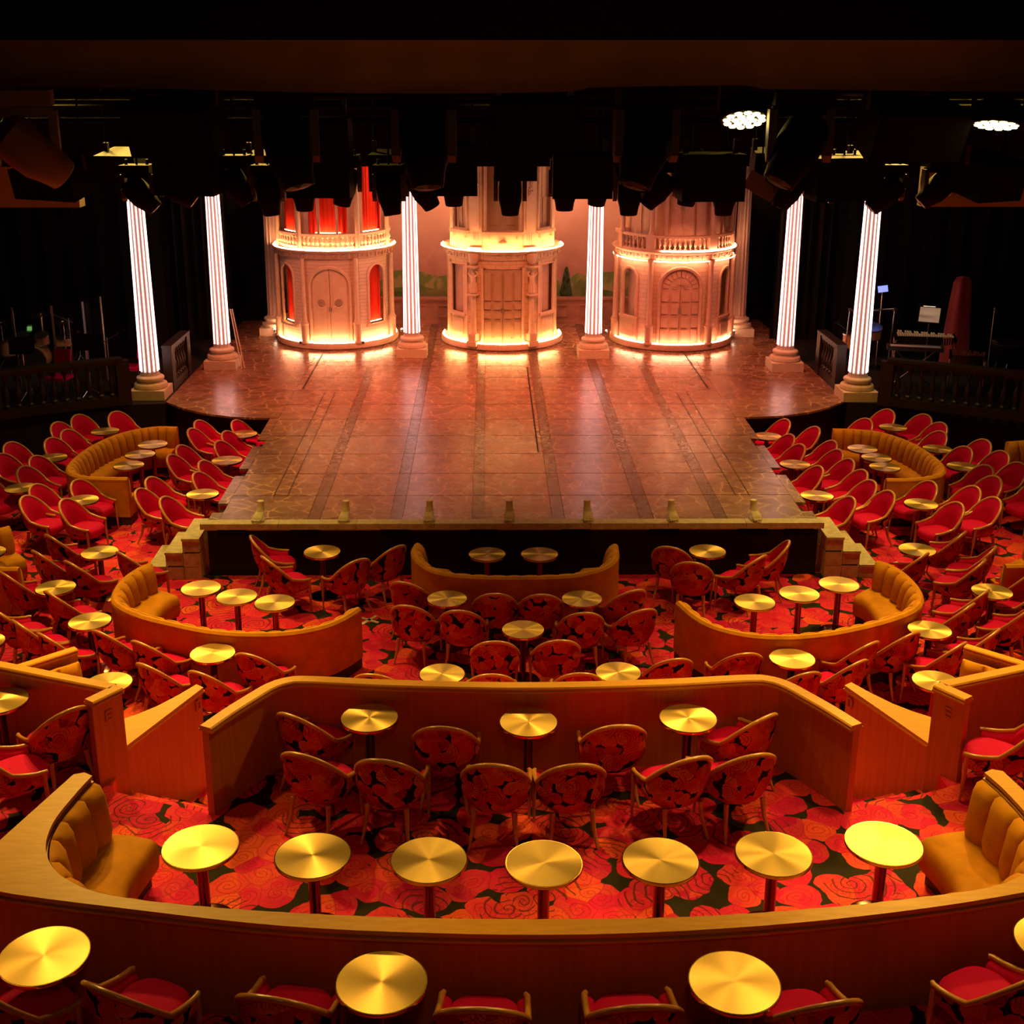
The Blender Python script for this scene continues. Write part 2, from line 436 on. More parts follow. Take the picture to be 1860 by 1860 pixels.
def thing(name, label, cat, loc=(0, 0, 0), rz=0.0, group=None):
    o = bpy.data.objects.new(name, None); COL.objects.link(o)
    o.location = loc; o.rotation_euler = (0, 0, rz); o.empty_display_size = 0.1
    return tag(o, label, cat, group)

def copy_tree(o, parent=None):
    c = o.copy(); COL.objects.link(c); c.parent = parent
    for ch in list(o.children): copy_tree(ch, c)
    return c

def structure(o, **kw):
    o['kind'] = 'structure'
    return o

def spline(pts, ds=0.06):
    """Catmull-Rom through 2D points, resampled evenly"""
    P = [Vector((p[0], p[1])) for p in pts]
    P = [P[0] * 2 - P[1]] + P + [P[-1] * 2 - P[-2]]
    fine = []
    for i in range(1, len(P) - 2):
        for k in range(24):
            t = k / 24
            a, b_, c, d = P[i - 1], P[i], P[i + 1], P[i + 2]
            fine.append(0.5 * ((2 * b_) + (c - a) * t + (2 * a - 5 * b_ + 4 * c - d) * t * t + (3 * b_ - a - 3 * c + d) * t ** 3))
    fine.append(P[-2])
    return resample(fine, ds)

def resample(P, ds):
    P = [Vector(p[:2]) for p in P]
    L = [0.0]
    for a, b_ in zip(P, P[1:]): L.append(L[-1] + (b_ - a).length)
    n = max(2, int(round(L[-1] / ds))); out = []; j = 0
    for i in range(n + 1):
        t = L[-1] * i / n
        while j < len(L) - 2 and L[j + 1] < t: j += 1
        q = (t - L[j]) / max(1e-9, L[j + 1] - L[j])
        out.append(P[j].lerp(P[j + 1], q))
    return out

def normals(P, side, win=1):
    N = []
    for i in range(len(P)):
        t = (P[min(i + win, len(P) - 1)] - P[max(i - win, 0)]).normalized()
        N.append(Vector((-t.y, t.x)) * side)
    return N

def sweep(mb, P, N, prof, i0=0, i1=None, cap=True):
    """sweep an (offset, z) closed profile along path P with inward normals N"""
    i1 = len(P) - 1 if i1 is None else i1
    rows = [[(P[i].x + N[i].x * o, P[i].y + N[i].y * o, z) for o, z in prof] for i in range(i0, i1 + 1)]
    b0 = len(mb.v); mb.grid(rows, True); n = len(prof)
    if cap:
        mb.f.append(tuple(b0 + k for k in reversed(range(n)))); e = b0 + (i1 - i0) * n
        mb.f.append(tuple(e + k for k in range(n)))
    return mb
TABLES = [  # x, y, floor z, diameter, where
    (-7.858, 23.371, 0, 0.55, 'table tucked behind left oval sofa'),
    (-6.707, 22.479, 0, 0.55, 'farthest table inside left oval sofa'),
    (-6.779, 21.855, 0, 0.55, 'middle table inside left oval sofa'),
    (-6.801, 21.198, 0, 0.55, 'nearest table inside left oval sofa'),
    (-8.321, 21.664, 0, 0.55, 'table left of left oval sofa'),
    (-5.124, 23.164, 0, 0.55, 'rear table against left stage side'),
    (-5.108, 21.478, 0, 0.55, 'middle table against left stage side'),
    (-5.145, 19.635, 0, 0.55, 'front table against left stage side'),
    (-7.062, 19.345, 0, 0.55, 'table in front of left oval sofa'),
    (-8.286, 19.966, 0, 0.55, 'far left table below drum kit'),
    (-6.09, 17.041, 0, 0.55, 'table beyond left crescent sofa'),
    (-6.311, 15.753, 0, 0.55, 'farther table left of left crescent sofa'),
    (-5.515, 14.671, 0, 0.55, 'nearer table left of left crescent sofa'),
    (-6.662, 14.071, 0, 0.55, 'lower table cut by left edge'),
    (-7.748, 17.052, 0, 0.55, 'upper table cut by left edge'),
    (-4.316, 15.721, 0, 0.55, 'left table inside left crescent sofa'),
    (-3.773, 15.44, 0, 0.55, 'middle table inside left crescent sofa'),
    (-3.229, 15.239, 0, 0.55, 'right table inside left crescent sofa'),
    (-3.742, 13.749, 0, 0.55, 'table in front of left crescent sofa'),
    (-4.789, 12.993, 0, 0.55, 'table behind left letter E wall'),
    (-2.827, 17.041, 0, 0.55, 'table left of stage-front sofa'),
    (-0.399, 16.938, 0, 0.55, 'left table inside stage-front sofa'),
    (0.367, 16.933, 0, 0.55, 'right table inside stage-front sofa'),
    (-0.938, 15.349, 0, 0.55, 'left table backing stage-front sofa'),
    (0.871, 15.337, 0, 0.55, 'right table backing stage-front sofa'),
    (0.055, 14.388, 0, 0.55, 'lone table mid centre floor'),
    (-0.93, 13.185, 0, 0.55, 'left table beyond curved wooden wall'),
    (1.145, 13.213, 0, 0.55, 'right table beyond curved wooden wall'),
    (2.843, 17.025, 0, 0.55, 'table right of stage-front sofa'),
    (3.168, 15.215, 0, 0.55, 'left table inside right crescent sofa'),
    (3.828, 15.481, 0, 0.55, 'middle table inside right crescent sofa'),
    (4.45, 15.795, 0, 0.55, 'right table inside right crescent sofa'),
    (3.28, 13.56, 0, 0.55, 'table in front of right crescent sofa'),
    (5.21, 14.347, 0, 0.55, 'nearer table right of right crescent sofa'),
    (5.952, 17.07, 0, 0.55, 'table beyond right crescent sofa'),
    (6.465, 15.538, 0, 0.55, 'farther table right of right crescent sofa'),
    (4.814, 12.969, 0, 0.55, 'table behind right letter E wall'),
    (6.675, 19.066, 0, 0.55, 'table in front of right oval sofa'),
    (5.081, 19.484, 0, 0.55, 'front table against right stage side'),
    (5.117, 21.183, 0, 0.55, 'middle table against right stage side'),
    (4.992, 22.947, 0, 0.55, 'rear table against right stage side'),
    (6.6, 22.109, 0, 0.55, 'farthest table inside right oval sofa'),
    (6.694, 21.565, 0, 0.55, 'middle table inside right oval sofa'),
    (6.676, 21.013, 0, 0.55, 'nearest table inside right oval sofa'),
    (7.611, 23.539, 0, 0.55, 'table tucked behind right oval sofa'),
    (7.995, 22.1, 0, 0.55, 'rear table right of right oval sofa'),
    (8.069, 21.035, 0, 0.55, 'front table right of right oval sofa'),
    (-1.506, 10.426, 0.98, 0.55, 'left table facing curved wooden wall'),
    (-0.013, 10.334, 0.98, 0.55, 'middle table facing curved wooden wall'),
    (1.489, 10.396, 0.98, 0.55, 'right table facing curved wooden wall'),
    (-5.107, 10.782, 0.98, 0.55, 'table before left letter E wall'),
    (-2.652, 8.414, 0.98, 0.6, 'first table from left of seven'),
    (-1.754, 8.294, 0.98, 0.6, 'second table from left of seven'),
    (-0.85, 8.232, 0.98, 0.6, 'third table from left of seven'),
    (0.037, 8.184, 0.98, 0.6, 'fourth, middle table of seven'),
    (0.939, 8.213, 0.98, 0.6, 'fifth table from left of seven'),
    (1.829, 8.291, 0.98, 0.6, 'sixth table from left of seven'),
    (2.727, 8.422, 0.98, 0.6, 'seventh, rightmost table of seven'),
    (-3.35, 6.922, 1.18, 0.6, 'left table on nearest tier'),
    (-1.083, 6.657, 1.18, 0.6, 'middle table on nearest tier'),
    (1.199, 6.641, 1.18, 0.6, 'right table on nearest tier'),
    (3.471, 7.002, 1.18, 0.6, 'table cut by lower right edge'),
]
CHAIRS = [  # x, y, floor z, heading, label
    (-7.644, 23.99, 0, 125, 'red tub chair beyond table tucked behind left oval sofa'),
    (-8.315, 23.776, 0, 122, 'red tub chair beyond and left of table tucked behind left oval sofa'),
    (-8.543, 23.264, 0, 115, 'red tub chair left of table tucked behind left oval sofa'),
    (-8.185, 22.754, 0, 112, 'red tub chair near left of table tucked behind left oval sofa'),
    (-8.302, 22.191, 0, 115, 'red tub chair beyond table left of left oval sofa'),
    (-8.959, 21.912, 0, 115, 'red tub chair left of table left of left oval sofa'),
    (-8.868, 21.213, 0, 112, 'red tub chair near left of table left of left oval sofa'),
    (-8.197, 21.087, 0, 110, 'red tub chair in front of table left of left oval sofa'),
    (-8.197, 20.484, 0, 110, 'red tub chair beyond far left table below drum kit'),
    (-7.644, 19.516, 0, 108, 'red tub chair left of table in front of left oval sofa'),
    (-7.03, 19.738, 0, 112, 'red tub chair beyond table in front of left oval sofa'),
    (-7.596, 18.959, 0, 103, 'red tub chair near left of table in front of left oval sofa'),
    (-6.912, 18.797, 0, 103, 'red tub chair in front of table in front of left oval sofa'),
    (-8.716, 19.934, 0, 112, 'red tub chair left of far left table below drum kit'),
    (-5.072, 23.637, 0, 110, 'red tub chair beyond rear table against left stage side'),
    (-5.799, 23.416, 0, 108, 'red tub chair left of rear table against left stage side'),
    (-5.801, 22.857, 0, 103, 'red tub chair near left of rear table against left stage side'),
    (-5.106, 22.643, 0, 108, 'red tub chair in front of rear table against left stage side'),
    (-5.107, 21.992, 0, 108, 'red tub chair beyond middle table against left stage side'),
    (-5.753, 21.727, 0, 107, 'closer red tub chair left of middle table against left stage side'),
    (-5.78, 21.167, 0, 103, 'farther red tub chair left of middle table against left stage side'),
    (-5.144, 20.803, 0, 105, 'red tub chair in front of middle table against left stage side'),
    (-5.095, 20.154, 0, 105, 'red tub chair beyond front table against left stage side'),
    (-5.829, 19.882, 0, 107, 'red tub chair left of front table against left stage side'),
    (-5.848, 19.309, 0, 102, 'red tub chair near left of front table against left stage side'),
    (-5.339, 18.898, 0, 102, 'red tub chair in front of front table against left stage side'),
    (-6.694, 17.501, 0, 44, 'red tub chair beyond and left of table beyond left crescent sofa'),
    (-6.667, 16.864, 0, 45, 'red tub chair left of table beyond left crescent sofa'),
    (-6.079, 16.478, 0, 42, 'red tub chair in front of table beyond left crescent sofa'),
    (-6.84, 16.076, 0, 45, 'red tub chair beyond and left of farther table left of left crescent sofa'),
    (-5.43, 16.796, 0, 44, 'red tub chair right of table beyond left crescent sofa'),
    (-5.994, 15.407, 0, 43, 'red tub chair near right of farther table left of left crescent sofa'),
    (-5.006, 14.24, 0, 36, 'red tub chair near right of nearer table left of left crescent sofa'),
    (-6.506, 14.884, 0, 46, 'red tub chair in front of farther table left of left crescent sofa'),
    (-6.096, 14.502, 0, 46, 'red tub chair left of nearer table left of left crescent sofa'),
    (-5.654, 14.145, 0, 42, 'red tub chair in front of nearer table left of left crescent sofa'),
    (-4.442, 13.949, 0, 34, 'red tub chair left of table in front of left crescent sofa'),
    (-4.222, 13.357, 0, 34, 'red tub chair near left of table in front of left crescent sofa'),
    (-3.57, 13.172, 0, 30, 'red tub chair in front of table in front of left crescent sofa'),
    (-3.115, 13.644, 0, 24, 'red tub chair right of table in front of left crescent sofa'),
    (-3.597, 17.276, 0, 74, 'red tub chair left of table left of stage-front sofa'),
    (-3.313, 16.575, 0, 54, 'red tub chair near left of table left of stage-front sofa'),
    (-2.398, 16.546, 0, -38, 'red tub chair near right of table left of stage-front sofa'),
    (-1.917, 17.021, 0, -45, 'red tub chair right of table left of stage-front sofa'),
    (-1.412, 15.778, 0, 22, 'red tub chair beyond and left of left table backing stage-front sofa'),
    (-1.355, 15.028, 0, 15, 'red tub chair near left of left table backing stage-front sofa'),
    (-0.708, 14.879, 0, 8, 'red tub chair near right of left table backing stage-front sofa'),
    (-0.297, 15.409, 0, 0, 'red tub chair right of left table backing stage-front sofa'),
    (-0.306, 13.99, 0, 0, 'red tub chair near left of lone table mid centre floor'),
    (-1.662, 13.141, 0, 10, 'red tub chair left of left table beyond curved wooden wall'),
    (-0.349, 13.137, 0, 0, 'red tub chair right of left table beyond curved wooden wall'),
    (0.319, 15.376, 0, 0, 'red tub chair left of right table backing stage-front sofa'),
    (0.807, 14.803, 0, -5, 'red tub chair in front of right table backing stage-front sofa'),
    (1.429, 15.482, 0, -25, 'red tub chair right of right table backing stage-front sofa'),
    (1.494, 14.877, 0, -22, 'red tub chair near right of right table backing stage-front sofa'),
    (0.448, 14.013, 0, -5, 'red tub chair near right of lone table mid centre floor'),
    (0.656, 13.157, 0, -2, 'red tub chair left of right table beyond curved wooden wall'),
    (1.753, 13.502, 0, -12, 'red tub chair beyond and right of right table beyond curved wooden wall'),
    (2.614, 13.643, 0, -10, 'red tub chair left of table in front of right crescent sofa'),
    (2.344, 17.046, 0, 20, 'red tub chair left of table right of stage-front sofa'),
    (2.537, 16.473, 0, 12, 'red tub chair near left of table right of stage-front sofa'),
    (3.285, 16.603, 0, -46, 'red tub chair near right of table right of stage-front sofa'),
    (3.722, 17.024, 0, -74, 'red tub chair right of table right of stage-front sofa'),
    (6.474, 17.492, 0, -52, 'red tub chair beyond and right of table beyond right crescent sofa'),
    (6.688, 16.875, 0, -56, 'red tub chair right of table beyond right crescent sofa'),
    (6.344, 16.385, 0, -54, 'red tub chair near right of table beyond right crescent sofa'),
    (5.634, 16.67, 0, -46, 'red tub chair near left of table beyond right crescent sofa'),
    (5.999, 15.356, 0, -46, 'red tub chair near left of farther table right of right crescent sofa'),
    (5.64, 14.927, 0, -46, 'red tub chair beyond and right of nearer table right of right crescent sofa'),
    (4.071, 13.865, 0, -36, 'farther red tub chair right of table in front of right crescent sofa'),
    (4.662, 14.133, 0, -34, 'red tub chair near left of nearer table right of right crescent sofa'),
    (3.789, 13.381, 0, -36, 'closer red tub chair right of table in front of right crescent sofa'),
    (5.119, 13.808, 0, -42, 'red tub chair in front of nearer table right of right crescent sofa'),
    (5.664, 14.152, 0, -48, 'red tub chair near right of nearer table right of right crescent sofa'),
    (6.938, 16.088, 0, -50, 'red tub chair beyond and right of farther table right of right crescent sofa'),
    (6.871, 15.532, 0, -50, 'red tub chair right of farther table right of right crescent sofa'),
    (6.399, 14.865, 0, -48, 'red tub chair in front of farther table right of right crescent sofa'),
    (3.184, 13.135, 0, -20, 'red tub chair in front of table in front of right crescent sofa'),
    (5.212, 23.405, 0, -110, 'red tub chair beyond and right of rear table against right stage side'),
    (5.662, 22.883, 0, -105, 'red tub chair right of rear table against right stage side'),
    (5.053, 22.361, 0, -106, 'red tub chair in front of rear table against right stage side'),
    (5.096, 21.721, 0, -106, 'red tub chair beyond middle table against right stage side'),
    (5.739, 21.942, 0, -106, 'red tub chair beyond and right of middle table against right stage side'),
    (5.698, 21.384, 0, -106, 'red tub chair right of middle table against right stage side'),
    (5.745, 20.826, 0, -106, 'red tub chair near right of middle table against right stage side'),
    (5.091, 20.423, 0, -104, 'red tub chair in front of middle table against right stage side'),
    (5.796, 20.203, 0, -106, 'red tub chair beyond and right of front table against right stage side'),
    (5.778, 19.643, 0, -106, 'closer red tub chair right of front table against right stage side'),
    (5.914, 19.1, 0, -106, 'farther red tub chair right of front table against right stage side'),
    (5.193, 18.819, 0, -103, 'red tub chair in front of front table against right stage side'),
    (6.829, 23.758, 0, -118, 'red tub chair left of table tucked behind right oval sofa'),
    (7.476, 24.076, 0, -120, 'red tub chair beyond table tucked behind right oval sofa'),
    (8.091, 23.69, 0, -122, 'red tub chair right of table tucked behind right oval sofa'),
    (8.193, 23.124, 0, -115, 'red tub chair near right of table tucked behind right oval sofa'),
    (7.976, 22.527, 0, -113, 'red tub chair beyond rear table right of right oval sofa'),
    (8.084, 21.518, 0, -115, 'red tub chair beyond front table right of right oval sofa'),
    (8.599, 21.968, 0, -115, 'red tub chair right of rear table right of right oval sofa'),
    (8.645, 21.254, 0, -113, 'red tub chair right of front table right of right oval sofa'),
    (8.042, 20.424, 0, -112, 'red tub chair in front of front table right of right oval sofa'),
    (8.672, 20.577, 0, -112, 'closer red tub chair near right of front table right of right oval sofa'),
    (7.945, 19.83, 0, -110, 'red tub chair beyond and right of table in front of right oval sofa'),
    (6.766, 19.57, 0, -112, 'red tub chair beyond table in front of right oval sofa'),
    (7.396, 19.319, 0, -108, 'closer red tub chair right of table in front of right oval sofa'),
    (7.517, 18.772, 0, -105, 'farther red tub chair right of table in front of right oval sofa'),
    (6.83, 18.534, 0, -105, 'red tub chair in front of table in front of right oval sofa'),
    (8.682, 19.649, 0, -110, 'farther red tub chair near right of front table right of right oval sofa'),
    (-2.038, 10.421, 0.98, 32, 'red tub chair left of left table facing curved wooden wall'),
    (-1.903, 9.769, 0.98, 22, 'red tub chair near left of left table facing curved wooden wall'),
    (-1.254, 9.685, 0.98, 10, 'red tub chair in front of left table facing curved wooden wall'),
    (-0.777, 10.24, 0.98, 5, 'red tub chair right of left table facing curved wooden wall'),
    (-0.319, 9.611, 0.98, 6, 'red tub chair near left of middle table facing curved wooden wall'),
    (0.328, 9.606, 0.98, -6, 'red tub chair near right of middle table facing curved wooden wall'),
    (0.765, 10.259, 0.98, -5, 'red tub chair left of right table facing curved wooden wall'),
    (1.268, 9.688, 0.98, -20, 'red tub chair in front of right table facing curved wooden wall'),
    (1.839, 9.746, 0.98, -15, 'red tub chair near right of right table facing curved wooden wall'),
    (1.98, 10.36, 0.98, -36, 'closer red tub chair right of right table facing curved wooden wall'),
    (-4.467, 10.497, 0.98, -45, 'red tub chair right of table before left letter E wall'),
    (-4.741, 9.918, 0.98, 55, 'red tub chair in front of table before left letter E wall'),
    (4.385, 10.162, 0.98, -55, 'farther red tub chair right of right table facing curved wooden wall'),
    (-2.677, 6.679, 1.18, 26, 'red tub chair right of left table on nearest tier'),
    (-1.691, 6.62, 1.18, 12, 'red tub chair left of middle table on nearest tier'),
    (-0.43, 6.519, 1.18, 3, 'red tub chair right of middle table on nearest tier'),
    (0.536, 6.536, 1.18, -3, 'red tub chair left of right table on nearest tier'),
    (1.664, 6.55, 1.18, -12, 'red tub chair right of right table on nearest tier'),
    (2.949, 6.757, 1.18, -28, 'red tub chair near left of table cut by lower right edge'),
    (-3.459, 6.702, 1.18, 40, 'red tub chair near left of left table on nearest tier'),
]
# ================================================================== the room
structure(MB().box((0, 15, -0.05), (26, 40, 0.1)).obj('floor', 'carpet'))
TZ, NZ, SZ = 0.98, 1.18, 0.90
ARC = [(-2.93, 9.93), (-2.78, 10.22), (-2.60, 10.52), (-2.48, 10.70), (-2.34, 10.81), (-2.12, 10.84), (-1.2, 10.75), (0, 10.70),
       (1.2, 10.75), (2.12, 10.84), (2.34, 10.81), (2.48, 10.70), (2.60, 10.52), (2.78, 10.22), (2.93, 9.93)]
poly = [(-13, -3), (13, -3), (13, 13.2), (5.3, 11.2), (3.98, 10.74), (3.98, 10.32), (2.96, 9.93)] + ARC[::-1] + [(-2.96, 9.93), (-3.98, 10.32), (-3.98, 10.74), (-5.3, 11.2), (-13, 13.2)]
structure(MB().prism(poly, 0.0, TZ).obj('floor_terrace', 'carpet'))
structure(MB().prism([(-13, -3), (13, -3), (13, 7.9), (5.2, 7.9), (4.15, 7.62), (2.89, 7.26), (1.9, 7.12), (0, 7.02), (-1.9, 7.12), (-2.89, 7.26), (-4.15, 7.62), (-5.2, 7.9), (-13, 7.9)], TZ, NZ).obj('floor_tier', 'carpet'))
# aisle steps from the terrace down to the main floor
for s, nm in ((-1, 'left'), (1, 'right')):
    st = thing('aisle_stairs', 'carpeted steps in the aisle %s of the curved wooden wall' % nm, 'stairs', (0, 0, 0))
    d = (0.37, 0.93)
    for k in range(3):
        a = (3.98 - d[0] * 0.34 * k, 10.34 + d[1] * 0.34 * k); c = (2.97 - d[0] * 0.34 * k, 9.95 + d[1] * 0.34 * k)
        P = [(s * a[0], a[1]), (s * c[0], c[1]), (s * (c[0] - d[0] * 0.36), c[1] + d[1] * 0.36), (s * (a[0] - d[0] * 0.36), a[1] + d[1] * 0.36)]
        MB().prism(P, 0.002, TZ - 0.245 * (k + 1)).obj('step', 'carpet', st)
structure(MB().box((0, 33.6, 4.6), (26, 0.2, 9.4)).obj('wall_back', 'black_cloth'))
structure(MB().box((-12.6, 15, 4.6), (0.2, 40, 9.4)).obj('wall_left', 'black_paint'))
structure(MB().box((12.6, 15, 4.6), (0.2, 40, 9.4)).obj('wall_right', 'black_paint'))
structure(MB().box((0, 15, 9.35), (26, 40, 0.1)).obj('ceiling', 'black_paint'))
# orchestra platforms either side of the stage
for s, nm in ((-1, 'left'), (1, 'right')):
    P = [(s * 7.02, 24.74), (s * 7.85, 24.62), (s * 12.5, 22.35), (s * 12.5, 33.4), (s * 7.02, 33.4)]
    structure(MB().prism(P, 0.0, SZ - 0.004).obj('floor_platform', 'black_paint'))
    # bulkhead hanging over the platform
    x0, x1 = (-12.4, -7.30) if s < 0 else (7.03, 12.4)
    structure(MB().box(((x0 + x1) / 2, 21.6, 6.25), (x1 - x0, 0.3, 2.05)).obj('trim_1' if s < 0 else 'trim_2', 'bulkhead'))
    # black masking legs in the wings
    for k, (xa, xb, yy) in enumerate(((6.75, 8.6, 30.9), (7.75, 12.4, 28.9))):
        rows = []
        n = 26
        for zz in (SZ - 0.002, 8.8):
            rows.append([(s * (xa + (xb - xa) * i / n), yy + 0.07 * sin(i * 1.9), zz) for i in range(n + 1)])
        g = MB().grid(rows)
        tag(g.obj('masking_curtain', 'black_cloth', sm=True), 'black masking drape in the %s wing, %s' % (nm, ('beside the back column', 'beyond the orchestra')[k]), 'curtain')
# stage
stage = bpy.data.objects.new('floor_stage', None); COL.objects.link(stage); structure(stage)
xs = [-4.5, -3.15, -2.96, -1.89, -1.70, -0.63, -0.44, 0.60, 0.79, 1.95, 2.16, 3.10, 3.29, 4.5]
ys = [17.86 + 1.13 * k for k in range(14)] + [33.4]
cache = {}
for j in range(len(ys) - 1):
    for i in range(len(xs) - 1):
        w, h = xs[i + 1] - xs[i], ys[j + 1] - ys[j]
        band = i % 2 == 1
        key = (round(w, 3), round(h, 3), band)
        g = 0.006
        me = MB().box((0, 0, -0.02), (w - g, h - g * 3, 0.04)).mesh('deck_panel', 'deck_band' if band else 'deck_print')
        link('border_panel' if band else 'deck_panel', me, stage, ((xs[i] + xs[i + 1]) / 2, (ys[j] + ys[j + 1]) / 2, SZ))
        # keep the print continuous: shift mesh so that object space equals stage space
for o in list(stage.children):
    for v in o.data.vertices: v.co += o.location
    o.location = (0, 0, 0)
# side decks: the curved apron either side and the wings behind
for s in (-1, 1):
    ap = [(4.503, 23.62), (4.9, 23.63), (5.46, 23.72), (6.06, 23.98), (6.55, 24.35), (6.95, 24.78), (7.02, 24.86)]
    MB().prism([(s * x, y) for x, y in ap] + [(s * 7.02, 25.77), (s * 4.503, 25.77)], SZ - 0.04, SZ).obj('apron_panel', 'deck_print', stage)
    MB().prism([(s * 4.503, 25.775), (s * 7.02, 25.775), (s * 7.02, 33.4), (s * 4.503, 33.4)], SZ - 0.04, SZ).obj('apron_panel', 'deck_print', stage)
    # side planks that overhang in steps with notches between them
    e = [17.96, 18.20, 18.60, 20.00, 20.38, 21.70, 22.12, 23.60]
    for k, (a, b_) in enumerate(((17.95, 18.21), (18.23 + 0.0, 18.60), (20.0, 20.38), (21.70, 22.12))):
        pass
    for (a, b_) in ((18.62, 20.00), (20.40, 21.70), (22.14, 23.60), (17.90, 18.20)):
        MB().box((s * 4.585, (a + b_) / 2, SZ - 0.02), (0.165, b_ - a, 0.04)).obj('edge_plank', 'deck_print', stage)
    for (a, b_) in ((18.20, 18.62), (20.0, 20.40), (21.70, 22.14)):
        MB().box((s * 4.56, (a + b_) / 2, SZ - 0.12), (0.11, b_ - a, 0.05)).obj('notch_bracket', 'black_paint', stage)
    # curved black fascia under the apron, set back
    fp = [Vector((s * x, y + 0.16)) for x, y in ap]
    sweep(MB(), fp, normals(fp, 1), [(0, 0.0), (0.03, 0.0), (0.03, SZ - 0.04), (0, SZ - 0.04)]).obj('apron_fascia', 'black_paint', stage)
    MB().box((s * 4.42, 20.7, 0.43), (0.06, 5.7, 0.86)).obj('side_fascia', 'black_paint', stage)
    # long track slots let into the deck
    for x0, y0, x1, y1, w in ((3.62, 18.95, 3.62, 25.6, 0.016), (3.84, 18.95, 3.84, 25.6, 0.016), (4.35, 25.9, 4.35, 29.3, 0.035)):
        MB().box((s * x0, (y0 + y1) / 2, SZ - 0.002), (w, y1 - y0, 0.008)).obj('track_slot', 'black_paint', stage)
MB().box((0.52, 24.6, SZ - 0.002), (0.030, 6.6, 0.008)).obj('track_slot', 'black_paint', stage)
# front lip of stone slabs
xe = [-4.75 + 9.47 * k / 8 for k in range(9)]
for k in range(8):
    w = xe[k + 1] - xe[k]
    MB().box(((xe[k] + xe[k + 1]) / 2, 17.76, SZ - 0.035), (w - 0.006, 0.2, 0.09)).obj('lip_slab', 'stone', stage)
structure(MB().box((0, 17.86, 0.40), (9.36, 0.06, 0.80)).obj('trim_3', 'black_paint'))
for k, u in enumerate((-4.28, -3.17, -1.80, -0.45, 0.95, 2.30, 3.65, 4.35)):
    tag(MB().box((u, 17.76, 0.745), (0.44, 0.14, 0.10)).obj('footlight_box', 'black_gear'),
        ('first', 'second', 'third', 'fourth', 'fifth', 'sixth', 'seventh', 'last')[k] + ' black box from left under the stage lip', 'light box', 'boxes under the stage lip')
structure(MB().box((0, 17.78, 0.795), (9.36, 0.13, 0.02)).obj('trim_4', 'stone'))
# corner stairs
for s, nm in ((-1, 'left'), (1, 'right')):
    t = thing('stage_stairs', 'stone stairs down from the %s front corner of the stage' % nm, 'stairs', (s * 4.78, 18.1, 0))
    for k in range(3):
        z1 = SZ - 0.225 * (k + 1)
        step = MB().box((s * (0.13 + 0.27 * k), 0, z1 - 0.02), (0.27, 0.90, 0.04)).obj('tread', 'stone', t)
        for j in range(int(round(z1 / 0.225))):
            MB().box((s * (0.13 + 0.27 * k), 0.01, 0.225 * j + 0.09 + 0.0), (0.262, 0.86, 0.178 if j == round(z1 / 0.225) - 1 else 0.218)).obj('block', 'stone', t)

# ================================================================== wooden booth walls
def wall_along(t, P, z0, z1, th, cap, name='wall_panel', seam=None):
    N = normals(P, 1)
    sweep(MB(), P, N, [(-th / 2, z0), (th / 2, z0), (th / 2, z1 - 0.055), (-th / 2, z1 - 0.055)]).obj(name, 'veneer', t)
    if cap:
        sweep(MB(), P, N, [(-cap / 2 - 0.012, z1 - 0.055), (cap / 2 + 0.012, z1 - 0.055), (cap / 2 + 0.012, z1 - 0.036), (-cap / 2 - 0.012, z1 - 0.036)]).obj('cap_moulding', 'veneer_cap', t)
        sweep(MB(), P, N, [(-cap / 2, z1 - 0.036), (cap / 2, z1 - 0.036), (cap / 2 + 0.004, z1 - 0.012), (cap / 2 - 0.010, z1), (-cap / 2 + 0.010, z1), (-cap / 2 - 0.004, z1 - 0.012)]).obj('cap_rail', 'veneer_cap', t)

t = thing('curved_booth_wall', 'curved wooden wall with golden cap rail enclosing the middle terrace', 'partition')
wall_along(t, spline(ARC, 0.05), 0.0, 1.88, 0.075, 0.13)

LETTER = {'E': [(0, 0, .12, .62)], }
def letter_mesh(ch, h, w, th):
    m = MB(); q = 0.17 * h
    def bar(x, y, a, b_): m.box((x, 0, y), (a, th, b_))
    bar(-w / 2 + q / 2, 0, q, h)
    if ch == 'E':
        for y in (h / 2 - q / 2, 0, -h / 2 + q / 2): bar(q / 2, y, w - q, q)
    else:
        bar(0, h / 2 - q / 2, w * 0.6, q); bar(0, -h / 2 + q / 2, w * 0.6, q); bar(w / 2 - q / 2, 0, q, h * 0.72)
    return m

